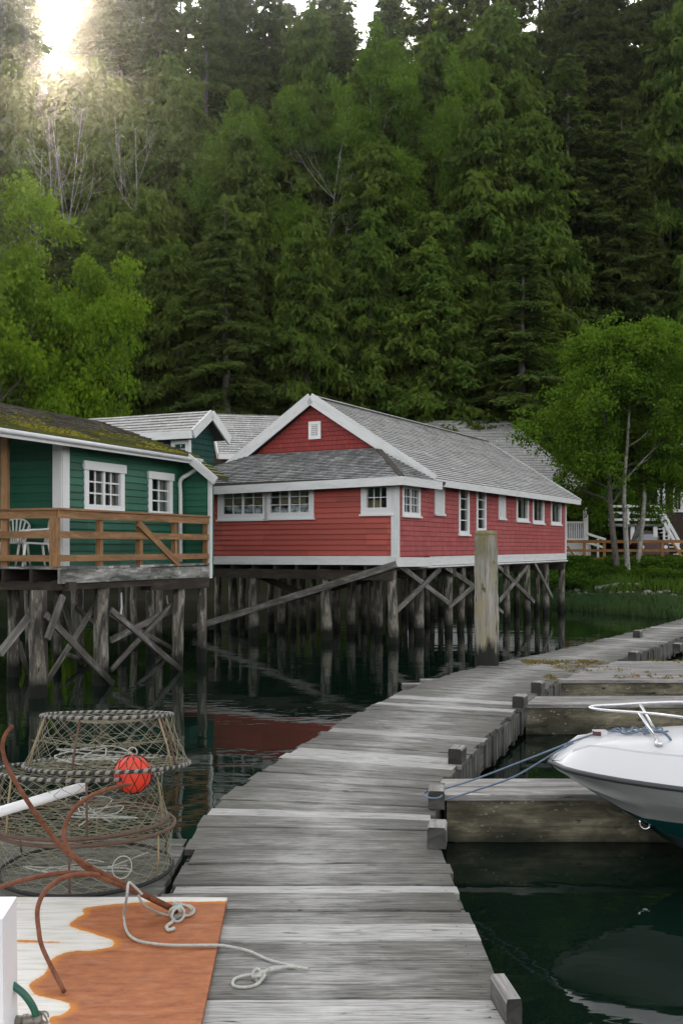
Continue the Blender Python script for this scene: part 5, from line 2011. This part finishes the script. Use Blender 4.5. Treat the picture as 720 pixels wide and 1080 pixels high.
for k in range(4):
    q = PZ(272 + rnd.uniform(-2, 3), 1029 + rnd.uniform(-3, 3), DZ + .02)
    mb.tube([q + V((.02 * math.cos(a), .025 * math.sin(a), .016 * math.sin(a + k))) for a in np.linspace(0, 6.283, 12)], .008, 6)
solo(mb, 'anchor_rope', M['rope'], 'pale grey rope knotted to the anchor and trailing onto the planks', 'rope', tuple(z_(186, 962)), smooth=True)

# white post and green hose, lower left corner
mb = MB()
q = PZ(-14, 1088, DZ + .03)
w = .13
top = P(-14, 962, q.y).z
mb.hexa([q + V((-w, -.08, 0)), q + V((w - .03, -.08, 0)), q + V((w - .03, .10, 0)), q + V((-w, .10, 0)),
         V((q.x - w, q.y - .08, top)), V((q.x + w - .035, q.y - .08, top)), V((q.x + w - .035, q.y + .10, top + .03)), V((q.x - w, q.y + .10, top + .03))], .5)
solo(mb, 'white_post', M['white_post'], 'white painted post standing on the plate in the corner', 'post', tuple(q))
hz = DZ + .05
hroot = thing('garden_hose', 'dark green hose with metal fitting by the white post', 'hose', PZ(36, 1074, DZ + .02))
mb = MB()
mb.tube(spline([P(-60, 1020, 4.30), P(-10, 1024, 4.28), P(8, 1035, 4.27), P(25, 1048, 4.27), P(35, 1062, 4.28), P(38.5, 1072, 4.29)], 8), .0155, 12)
part(mb, 'hose', M['hose'], hroot, smooth=True)
mb = MB()
mb.tube([P(10, 1078, 4.29), P(24, 1077, 4.29), P(40, 1075, 4.29)], [.028, .024, .022], 12)
mb.tube([P(24, 1077, 4.29), P(30, 1076.5, 4.29)], .028, 6)
mb.tube([P(39, 1071, 4.29), P(40, 1082, 4.29)], .024, 12)
for k in range(3):
    q = P(46, 1073, 4.29)
    mb.tube([q + V((.022 * math.cos(a + k), .01 * math.sin(a), .022 * math.sin(a))) for a in np.linspace(0, 5.5, 12)], .004, 5)
part(mb, 'fitting', M['brass'], hroot, smooth=True)

# ------------------------------------------------------------------ vegetation
rng = np.random.default_rng(5)


def quads_from(c, d, w, l, droop=0.0):
    """Leaf quads: centres c (n,3), long directions d, half-width vectors w, lengths l -> verts, faces (pointed leaf, 2 triangles as a kite)."""
    n = len(c)
    tip = c + d * l[:, None]
    tip[:, 2] -= droop * l
    mid = c + d * (l * .45)[:, None]
    v = np.stack([c, mid + w, tip, mid - w], 1).reshape(-1, 3)
    f = np.arange(4 * n).reshape(n, 4)
    return v, f


def norm(a):
    return a / np.maximum(1e-9, np.linalg.norm(a, axis=-1, keepdims=True))


def tube_np(segs, sides=5):
    """segs: list of (p0, p1, r0, r1)."""
    vs, fs = [], []
    for p0, p1, r0, r1 in segs:
        p0, p1 = np.array(p0, float), np.array(p1, float)
        d = norm(p1 - p0)
        a = np.cross(d, [0, 0, 1.0]) if abs(d[2]) < .95 else np.cross(d, [1.0, 0, 0])
        a = norm(a); b = np.cross(d, a)
        k = len(vs) * 1
        base = sum(len(x) for x in vs)
        ang = np.arange(sides) * 2 * np.pi / sides
        ringv = np.cos(ang)[:, None] * a + np.sin(ang)[:, None] * b
        vs.append(np.concatenate([p0 + ringv * r0, p1 + ringv * r1]))
        i = np.arange(sides)
        fs.append(np.stack([base + i, base + (i + 1) % sides, base + sides + (i + 1) % sides, base + sides + i], 1))
    return np.concatenate(vs), np.concatenate(fs)


def conifer_mesh(h, rb, seed, style):
    r = np.random.default_rng(seed)
    segs = []
    n = 12
    lean = r.normal(0, .012, 2)
    pos = lambda z: np.array([lean[0] * z, lean[1] * z, z])
    for i in range(n):
        z0, z1 = h * i / n, h * (i + 1) / n
        segs.append((pos(z0), pos(z1), .016 * h * (1 - i / n) + .02, .016 * h * (1 - (i + 1) / n) + .02))
    C_, D_, W_, L_, T_ = [], [], [], [], []
    nb = int(h * (15 if style == 'cedar' else 9.5))
    t0 = {'spruce': .06, 'cedar': .02, 'hemlock': .06}[style]
    for i in range(nb):
        t = t0 + (1 - t0) * (i + r.random()) / nb
        if r.random() < .07: continue
        prof = (1 - t) ** (.62 if style != 'cedar' else .55)
        L = rb * prof * (r.uniform(.45, 1.15) if style != 'cedar' else r.uniform(.3, 1.2)) + .35
        if t < .2: L *= .7 + 1.5 * t
        az = r.uniform(0, 2 * np.pi)
        out = np.array([np.cos(az), np.sin(az), 0])
        lat = np.array([-np.sin(az), np.cos(az), 0])
        up0, dr = {'spruce': (.10, .42), 'cedar': (.18, .60), 'hemlock': (.15, .48)}[style]
        up0 += r.normal(0, .08)
        if t > .8: up0 += .45 * (t - .8) / .2
        z0 = h * t
        bow = lambda s: pos(z0) + out * (L * s)[:, None] + np.array([0, 0, 1.0]) * (L * (up0 * s - dr * s ** 2 + .12 * s ** 3))[:, None]
        ss = np.linspace(0, 1, 4)
        bp = bow(ss)
        for a, b, q in zip(bp[:-1], bp[1:], ss):
            segs.append((a, b, .035 * L / 3 * (1.05 - q) + .006, .035 * L / 3 * (.75 - q * .75) + .006))
        m = int(L * {'spruce': 21, 'cedar': 24, 'hemlock': 24}[style]) + 10
        s = .06 + .94 * r.random(m) ** .8
        c = bow(s) + r.normal(0, {'spruce': .05, 'cedar': .16, 'hemlock': .08}[style], (m, 3))
        side = r.choice([-1.0, 1.0], m)
        ll = (.30 * L * (1.05 - s) * .8 + .26) * r.uniform(.6, 1.25, m)
        if style == 'cedar':
            d = out * r.uniform(-.1, .7, m)[:, None] + lat * (side * r.uniform(.0, .8, m))[:, None] + np.array([0, 0, -1.0]) * r.uniform(.3, 1.4, m)[:, None]
            wid = r.uniform(.05, .12, m)
            ll = ll * .7 + .12
        elif style == 'hemlock':
            d = out * r.uniform(.3, .9, m)[:, None] + lat * (side * r.uniform(.4, 1.0, m))[:, None] + np.array([0, 0, -1.0]) * r.uniform(.0, .6, m)[:, None]
            wid = r.uniform(.06, .13, m)
        else:
            d = out * r.uniform(.35, .9, m)[:, None] + lat * (side * r.uniform(.4, .9, m))[:, None] + np.array([0, 0, -1.0]) * r.uniform(.05, .8, m)[:, None]
            wid = r.uniform(.06, .12, m)
        d = norm(d)
        nrm = norm(r.normal(0, .6, (m, 3)) + np.array([0, 0, .55]) + out * .6)
        w = norm(np.cross(d, nrm)) * wid[:, None]
        # secondary twigs along each spray
        for q in range(2):
            cc = c + d * (ll * r.uniform(.2, .8, m))[:, None]
            d2 = norm(d + r.normal(0, .55, (m, 3)))
            w2 = norm(np.cross(d2, norm(nrm + r.normal(0, .4, (m, 3))))) * (wid * .7)[:, None]
            C_.append(cc); D_.append(d2); W_.append(w2); L_.append(ll * .6); T_.append(np.clip(r.normal(.5, .2, m) + r.normal(0, .12), 0, 1))
        C_.append(c); D_.append(d); W_.append(w); L_.append(ll); T_.append(np.clip(r.normal(.45, .2, m) + r.normal(0, .15), 0, 1))
    v, f = quads_from(np.concatenate(C_), np.concatenate(D_), np.concatenate(W_), np.concatenate(L_), .15)
    crown = np_mesh('crown', v, f, np.repeat(np.concatenate(T_), 4))
    tv, tf = tube_np(segs, 5)
    trunk = np_mesh('trunk', tv, tf, smooth=True)
    return trunk, crown


def branch_tree(h, spread, seed, trunk_r, leaf=.11, nleaf=16000, lowest=.25, leafless=False, depth=4, lean=(0, 0), upright=.5):
    """Broadleaf tree: recursive limbs, leaf clusters on the twigs."""
    r = np.random.default_rng(seed)
    segs, tips = [], []

    def grow(p, d, L, rad, lev):
        n = 4
        for i in range(n):
            d = norm(d + r.normal(0, .10 + .03 * lev, 3) + np.array([0, 0, .05 * upright]))
            q = p + d * L / n
            r1 = rad * (1 - .16)
            segs.append((p, q, rad, r1))
            p, rad = q, r1
            if lev >= 2 and i >= n - 2: tips.append((p, d, lev))
            if lev < depth and i >= (1 if lev else 0):
                k = r.integers(1, 3)
                for _ in range(k):
                    a = r.uniform(0, 2 * np.pi)
                    b1 = norm(np.cross(d, [.3, .5, .8])); b2 = np.cross(d, b1)
                    s = r.uniform(.65, 1.1)
                    nd = norm(d + (b1 * np.cos(a) + b2 * np.sin(a)) * s)
                    if rad > .006 or not leafless:
                        grow(p, nd, L * r.uniform(.45, .68), rad * .55, lev + 1)
        return p
    p = np.zeros(3)
    d = norm(np.array([lean[0], lean[1], 1.0]))
    n = 14
    rad = trunk_r
    for i in range(n):
        t = (i + 1) / n
        d = norm(d + r.normal(0, .035, 3) + np.array([0, 0, .04]))
        q = p + d * h * .93 / n
        r1 = trunk_r * (1 - t) ** .8 + .012
        segs.append((p, q, rad, r1))
        p, rad = q, r1
        if t > lowest:
            for _ in range(r.integers(1, 4)):
                a = r.uniform(0, 2 * np.pi)
                el = r.uniform(.25, .95)
                env = math.sin(math.pi * min(1, (t - lowest) / (1 - lowest) * .80 + .18)) ** .7
                L = spread * env * r.uniform(.55, 1.0)
                nd = norm(np.array([math.cos(a), math.sin(a), el]))
                grow(p, nd, L * .75, rad * .5, 1)
    tv, tf = tube_np(segs, 5)
    trunk = np_mesh('trunk', tv, tf, smooth=True)
    if leafless: return trunk, None
    tp = np.array([t[0] for t in tips]); td = np.array([t[1] for t in tips])
    k = r.integers(0, len(tp), nleaf)
    off = r.normal(0, 1, (nleaf, 3)) * np.array([.17, .17, .11]) * (spread / 3.5) ** .5
    c = tp[k] + off
    d = norm(r.normal(0, 1, (nleaf, 3)) + td[k] * .5 + np.array([0, 0, -.45]))
    w = norm(np.cross(d, norm(r.normal(0, .7, (nleaf, 3)) + np.array([0, 0, 1.0])))) * (leaf * r.uniform(.28, .5, nleaf))[:, None]
    v, f = quads_from(c, d, w, leaf * r.uniform(.7, 1.3, nleaf), .1)
    ct = r.normal(0, .28, len(tp))
    crown = np_mesh('crown', v, f, np.repeat(np.clip(r.normal(.5, .2, nleaf) + ct[k], 0, 1), 4))
    return trunk, crown


def plant_tree(name, label, cat, meshes, mats, loc, rz, sc, group=None):
    root = thing(name, label, cat, loc, group)
    root.rotation_euler = (0, 0, rz)
    root.scale = sc
    for nm, me, mt in zip(('trunk', 'crown'), meshes, mats):
        if me is None: continue
        if not me.materials: me.materials.append(M[mt])
        o = bpy.data.objects.new(nm, me)
        C.objects.link(o)
        o.parent = root
    return root


KIND = {
    'spruce': ('spruce_tree', 'tall dark green spruce with drooping layered boughs in the forest wall', 'spruce', 'dark spruces in the forest', ('bark_brown', 'spruce')),
    'cedar': ('cedar_tree', 'olive green cedar with hanging sprays in the forest wall', 'cedar', 'olive cedars in the forest', ('bark_grey', 'cedar_leaf')),
    'hemlock': ('hemlock_tree', 'mid green hemlock with feathery twigs in the forest wall', 'hemlock', 'hemlocks in the forest', ('bark_grey', 'hemlock')),
}
BASE_H = {'spruce': 30.0, 'cedar': 20.0, 'hemlock': 27.0}
VAR = {k: [conifer_mesh(BASE_H[k], {'spruce': 4.6, 'cedar': 4.0, 'hemlock': 4.3}[k], 11 + 7 * i + len(k), k) for i in range(3)] for k in BASE_H}


def forest():
    fr = random.Random(21)
    rows = [  # depth, spacing, top row (pixel) range, kinds
        (57, 4.0, (215, 340), ('cedar', 'cedar', 'cedar', 'hemlock')),
        (62, 4.0, (120, 250), ('cedar', 'cedar', 'cedar', 'hemlock')),
        (68, 4.2, (40, 160), ('cedar', 'hemlock', 'cedar', 'spruce')),
        (73, 4.6, (0, 110), ('spruce', 'hemlock', 'cedar', 'spruce')),
        (81, 4.6, (-60, 30), ('spruce', 'spruce', 'hemlock')),
        (90, 4.8, (-90, 10), ('spruce', 'hemlock', 'spruce')),
        (101, 5.4, (-90, 10), ('spruce', 'hemlock')),
    ]
    for Z, sp, (y0, y1), kinds in rows:
        half = .36 * Z + 13
        x = -half + fr.uniform(0, sp)
        while x < half:
            zz = Z + fr.uniform(-2.6, 2.6)
            px = 360 + x / zz * F
            kd = fr.choice(kinds)
            if px > 585 and zz < 64:
                x += sp
                continue
            if px > 470 and kd == 'cedar' and fr.random() < .65: kd = 'spruce'
            if px < 420 and kd == 'spruce' and Z < 80 and fr.random() < .5: kd = 'cedar'
            ty = fr.uniform(y0, y1)
            if px > 480: ty -= 45
            if 34 < px < 74: ty = max(ty, fr.uniform(35, 75))
            if px <= 34: ty = max(ty, fr.uniform(-40, 15))
            if 74 <= px < 240: ty = max(ty, fr.uniform(-70, 0))
            g = ground_h(x, zz) - .25
            top = EYE + (HZ - ty) / F * zz
            h = max(9.0, top - g)
            nm, lab, cat, grp, mats = KIND[kd]
            sc = h / BASE_H[kd]
            sxy = min(1.5, max(.8, .45 + .62 * sc)) * fr.uniform(.9, 1.2)
            plant_tree(nm, lab, cat, fr.choice(VAR[kd]), mats, (x, zz, g), fr.uniform(0, 6.28), (sxy, sxy, sc), grp)
            x += sp * fr.uniform(.75, 1.25)

    for px, Z, ty in ((3, 92, -20), (13, 97, -40), (24, 94, -10), (31, 99, 12), (80, 95, 5), (88, 98, -30), (97, 92, -15), (108, 97, -45), (118, 93, -20), (131, 96, -50), (143, 92, -10), (158, 96, -40), (172, 93, -20), (226, 95, -30), (240, 92, -40), (258, 95, -20)):
        x = (px - 360) / F * Z
        g = ground_h(x, Z) - .25
        h = EYE + (HZ - ty) / F * Z - g
        nm, lab, cat, grp, mats = KIND['spruce']
        plant_tree(nm, lab, cat, fr.choice(VAR['spruce']), mats, (x, Z, g), fr.uniform(0, 6.28), (.95, .95, h / BASE_H['spruce']), grp)


forest()


def broadleaf():
    fr = random.Random(4)
    # bright tree behind the green cottage at the left
    L1 = branch_tree(15.0, 5.6, 31, .2, .17, 80000, .12)
    L2 = branch_tree(12.0, 4.4, 32, .16, .16, 60000, .12)
    spots = [(L1, -28, 43.0, 'tall bright yellow-green tree at the left edge above the mossy roof'),
             (L2, 78, 44.5, 'shorter bright green tree right of the tall one, above the mossy roof')]
    for (me, px, Z, lab), (sc) in zip(spots, ((1.1, 1.1, 1.42), (.82, .82, 1.36))):
        x = (px - 360) / F * Z
        plant_tree('maple_tree', lab, 'tree', me, ('bark_grey', 'alder_bright'), (x, Z, ground_h(x, Z) - .2), fr.uniform(0, 6), sc)
    # three alders on the bank at the right
    A1 = branch_tree(11.6, 4.2, 41, .13, .13, 52000, .42, lean=(-.05, 0))
    A2 = branch_tree(12.0, 3.8, 42, .12, .13, 46000, .48, lean=(.05, 0))
    A3 = branch_tree(10.8, 4.2, 43, .16, .13, 50000, .32, lean=(-.12, 0))
    for me, px, Z, lab, bark in ((A1, 663, 45.2, 'white barked alder in the middle of the bank trio', 'bark_pale'),
                                 (A2, 671, 46.3, 'white barked alder leaning right, rightmost of the bank trio', 'bark_pale'),
                                 (A3, 652, 46.0, 'brown barked alder leaning left, leftmost of the bank trio', 'bark_grey')):
        x = (px - 360) / F * Z
        plant_tree('alder_tree', lab, 'tree', me, (bark, 'alder'), (x, Z, ground_h(x, Z) - .2), fr.uniform(0, 6) if px == 0 else 0, (1, 1, 1))
    A4 = branch_tree(9.5, 3.8, 44, .15, .13, 26000, .2)
    for px, Z, lab in ((590, 60.5, 'leafy green alder behind the porch house roof'), (770, 55, 'leafy green alder beyond the dark brown house')):
        x = (px - 360) / F * Z
        plant_tree('alder_tree', lab, 'tree', A4, ('bark_grey', 'alder'), (x, Z, ground_h(x, Z) - .2), fr.uniform(0, 6), (1.1, 1.1, 1.25))
    # pale alders standing among the conifers on the slope
    B = [branch_tree(17.0, 4.2, 51 + i, .13, .15, 52000, .34) for i in range(2)]
    for px, Z, ty, sc in ((315, 65.5, 85, 1.0), (390, 66, 60, 1.1), (275, 65.5, 100, .9), (505, 65, 75, .8), (355, 65, 110, 1.0)):
        x = (px - 360) / F * Z
        g = ground_h(x, Z) - .2
        h = EYE + (HZ - ty) / F * Z - g
        plant_tree('alder_tree', 'slender alder with loose light green crown among the conifers', 'tree', fr.choice(B), ('bark_pale', 'alder'), (x, Z, g), fr.uniform(0, 6), (sc, sc, h / 16.2), 'alders among the conifers')
    # bare white trees below the sun
    N = [branch_tree(16.0, 4.6, 61 + i, .07, leafless=True, lowest=.5, depth=2, upright=1.5) for i in range(3)]
    for px, Z, ty in ((48, 63, 95), (74, 62, 110), (98, 63, 105), (126, 62, 120), (142, 63, 85), (325, 63.5, 95), (30, 61, 150)):
        x = (px - 360) / F * Z
        g = ground_h(x, Z) - .2
        h = EYE + (HZ - ty) / F * Z - g
        plant_tree('bare_tree', 'thin leafless tree with whitish limbs in front of the conifers', 'tree', (fr.choice(N)[0], None), ('bark_pale', None), (x, Z, g), fr.uniform(0, 6), (1, 1, h / 15.5), 'bare white trees on the slope')


broadleaf()

# dead leaning trunk by the stairs
mb = MB()
mb.tube([P(668, 570, 47.5), P(690, 512, 47.5), P(702, 489, 47.5), P(712, 466, 47.5)], [.13, .12, .10, .07], 8)
solo(mb, 'dead_trunk', M['bark_pale'], 'bleached leaning dead trunk beside the white stairs', 'tree trunk', tuple(P(668, 570, 47.5)), smooth=True)


def bush_mesh(seed, n=5200, leaf=.11):
    r = np.random.default_rng(seed)
    k = 14
    ctr = r.normal(0, 1, (k, 3)) * np.array([.55, .45, .22]) + np.array([0, 0, .55])
    rad = r.uniform(.28, .5, k)
    j = r.integers(0, k, n)
    u = norm(r.normal(0, 1, (n, 3))) * (r.random(n) ** .4)[:, None]
    c = ctr[j] + u * rad[j][:, None]
    c[:, 2] = np.abs(c[:, 2])
    d = norm(r.normal(0, 1, (n, 3)) + u * .8)
    w = norm(np.cross(d, norm(r.normal(0, .6, (n, 3)) + np.array([0, 0, 1.0])))) * (leaf * r.uniform(.25, .45, n))[:, None]
    v, f = quads_from(c, d, w, leaf * r.uniform(.7, 1.4, n), .1)
    tn = np.clip(r.normal(.5, .18, n) + r.normal(0, .15, k)[j], 0, 1)
    segs = []
    for q in ctr:
        segs.append((np.array([q[0] * .2, q[1] * .2, -.1]), q * np.array([.7, .7, .6]), .02, .014))
        segs.append((q * np.array([.7, .7, .6]), q, .014, .006))
    tv, tf = tube_np(segs, 5)
    return np_mesh('trunk', tv, tf), np_mesh('crown', v, f, np.repeat(tn, 4))


def bushes():
    fr = random.Random(9)
    BM = [bush_mesh(70 + i) for i in range(3)]
    spots = []
    for px, Z, sc in ((605, 47.5, 1.2), (618, 46.5, 1.0), (632, 47.2, 1.1), (645, 45.6, .8), (660, 47, .9), (684, 46.8, 1.1), (700, 46.2, .9), (716, 46.5, 1.1), (735, 46, 1.2), (690, 44.4, .7), (705, 43.6, .75), (676, 44.8, .6),
                      (598, 45.6, .9), (612, 44.8, .6), (730, 43.5, .8), (755, 45, 1.2), (780, 46, 1.3)):
        spots.append((px, Z, sc))
    for px, Z, sc in spots:
        x = (px - 360) / F * Z
        o = plant_tree('shrub', 'low leafy green shrub on the bank below the orange rail', 'shrub', fr.choice(BM), ('bark_grey', 'bush'), (x, Z, ground_h(x, Z) - .05), fr.uniform(0, 6), (sc * 1.2, sc * 1.1, sc * .72), 'shrubs on the bank')
    for px, Z, sc in ((600, 57, 2.6), (628, 58, 2.4), (645, 57.5, 2.0), (575, 58, 2.6), (662, 58.5, 2.2)):
        x = (px - 360) / F * Z
        plant_tree('shrub', 'tall leafy green bush behind the white porch rail', 'shrub', fr.choice(BM), ('bark_grey', 'bush'), (x, Z, ground_h(x, Z) - .1), fr.uniform(0, 6), (sc, sc * .8, sc * 1.6), 'bushes behind the porch')


bushes()


def blades(name, n, xr, yr, hmin, hmax, w, mat, cond, seed):
    r = np.random.default_rng(seed)
    x = r.uniform(*xr, n * 3); y = r.uniform(*yr, n * 3)
    keep = np.array([cond(a, b) for a, b in zip(x, y)])
    x, y = x[keep][:n], y[keep][:n]
    z = np.array([ground_h(a, b) for a, b in zip(x, y)])
    m = len(x)
    c = np.stack([x, y, z - .02], 1)
    h = r.uniform(hmin, hmax, m)
    d = norm(r.normal(0, .22, (m, 3)) * np.array([1, 1, 0]) + np.array([0, 0, 1.0]))
    a = r.uniform(0, 2 * np.pi, m)
    wv = np.stack([np.cos(a), np.sin(a), np.zeros(m)], 1) * w
    tip = c + d * h[:, None] + np.stack([r.normal(0, .2, m) * h, r.normal(0, .2, m) * h, np.zeros(m)], 1)
    mid = c + d * (h * .55)[:, None]
    v = np.stack([c - wv, c + wv, mid + wv * .8, tip, mid - wv * .8], 1).reshape(-1, 3)
    f = np.arange(5 * m).reshape(m, 5)
    me = np_mesh(name, v, f, np.repeat(r.random(m), 5))
    me.materials.append(M[mat])
    o = bpy.data.objects.new(name, me)
    C.objects.link(o)
    o['kind'] = 'stuff'
    return o


blades('marsh_grass', 26000, (4, 24), (32, 47), .22, .48, .014, 'marsh', lambda a, b: -.35 < b - shore(a) < 6.2 + math.sin(a * 1.7) * .5, 1)
blades('bank_grass', 22000, (3, 26), (38, 53), .25, .55, .018, 'grass', lambda a, b: 8.0 + math.sin(a * 2.1) * .5 < b - shore(a) and b < 52, 2)

# driftwood and stones along the tide line
fr = random.Random(12)
for i, (x0, y0, x1, y1, r, lab) in enumerate(((628, 628.5, 676, 630, .12, 'long bleached driftwood log on the bank above the marsh grass'),
                                              (606, 629, 626, 629.5, .07, 'short dark driftwood log left of the long bleached one'))):
    mb = MB()
    a, b = P(x0, y0, 43.5), P(x1, y1, 42.8)
    pts = [a.lerp(b, t) + V((fr.uniform(-.03, .03), fr.uniform(-.05, .05), fr.uniform(-.03, .03))) for t in np.linspace(0, 1, 9)]
    for p in pts: p.z = ground_h(p.x, p.y) + r * .9
    mb.tube(pts, [r * (1.1 - .5 * t) for t in np.linspace(0, 1, 9)], 9, tone=.4)
    solo(mb, 'driftwood_log', M['dock'], lab, 'log', tuple(a), smooth=True)
rocks = MB()
for _ in range(60):
    px = fr.uniform(585, 760)
    x, y = (px - 360) / F * 42, 0
    y = shore(x) + fr.uniform(6.5, 8.2)
    p = V((x, y, ground_h(x, y)))
    r = fr.uniform(.06, .2)
    prof = [(.01, r * .55), (r * .6, r * .42), (r, .1 * r), (r * .9, -r * .3)]
    k0 = len(rocks.v)
    rocks.lathe(p, prof, 8, tone=fr.random())
    for q in range(k0, len(rocks.v)):
        vx, vy, vz = rocks.v[q]
        rocks.v[q] = (vx + fr.uniform(-.2, .2) * r, vy + fr.uniform(-.2, .2) * r, vz + fr.uniform(-.15, .15) * r)
o = solo(rocks, 'shore_rubble', m_plain('shore_stone', (.24, .22, .19), .9, vary=.5, scale=5), None, None, (0, 0, 0), kind='stuff')

# ------------------------------------------------------------------ thin scattering air, added to make the glow around the sun
k = NT('sun_glow_air')
vol = k.n('VolumePrincipled', None, Color=(.92, .93, .95), Density=.00034, Anisotropy=.92)
k.t.links.new(vol.outputs[0], k.out.inputs['Volume'])
mb = MB()
x0, x1, y0, y1, z0, z1 = -720, 720, -60, 960, -4, 120
c = [V((x0, y0, z0)), V((x1, y0, z0)), V((x1, y1, z0)), V((x0, y1, z0)), V((x0, y0, z1)), V((x1, y0, z1)), V((x1, y1, z1)), V((x0, y1, z1))]
mb.hexa(c)
hz_o = solo(mb, 'sun_glow_haze', k.m, None, None, (0, 0, 0), kind='stuff')
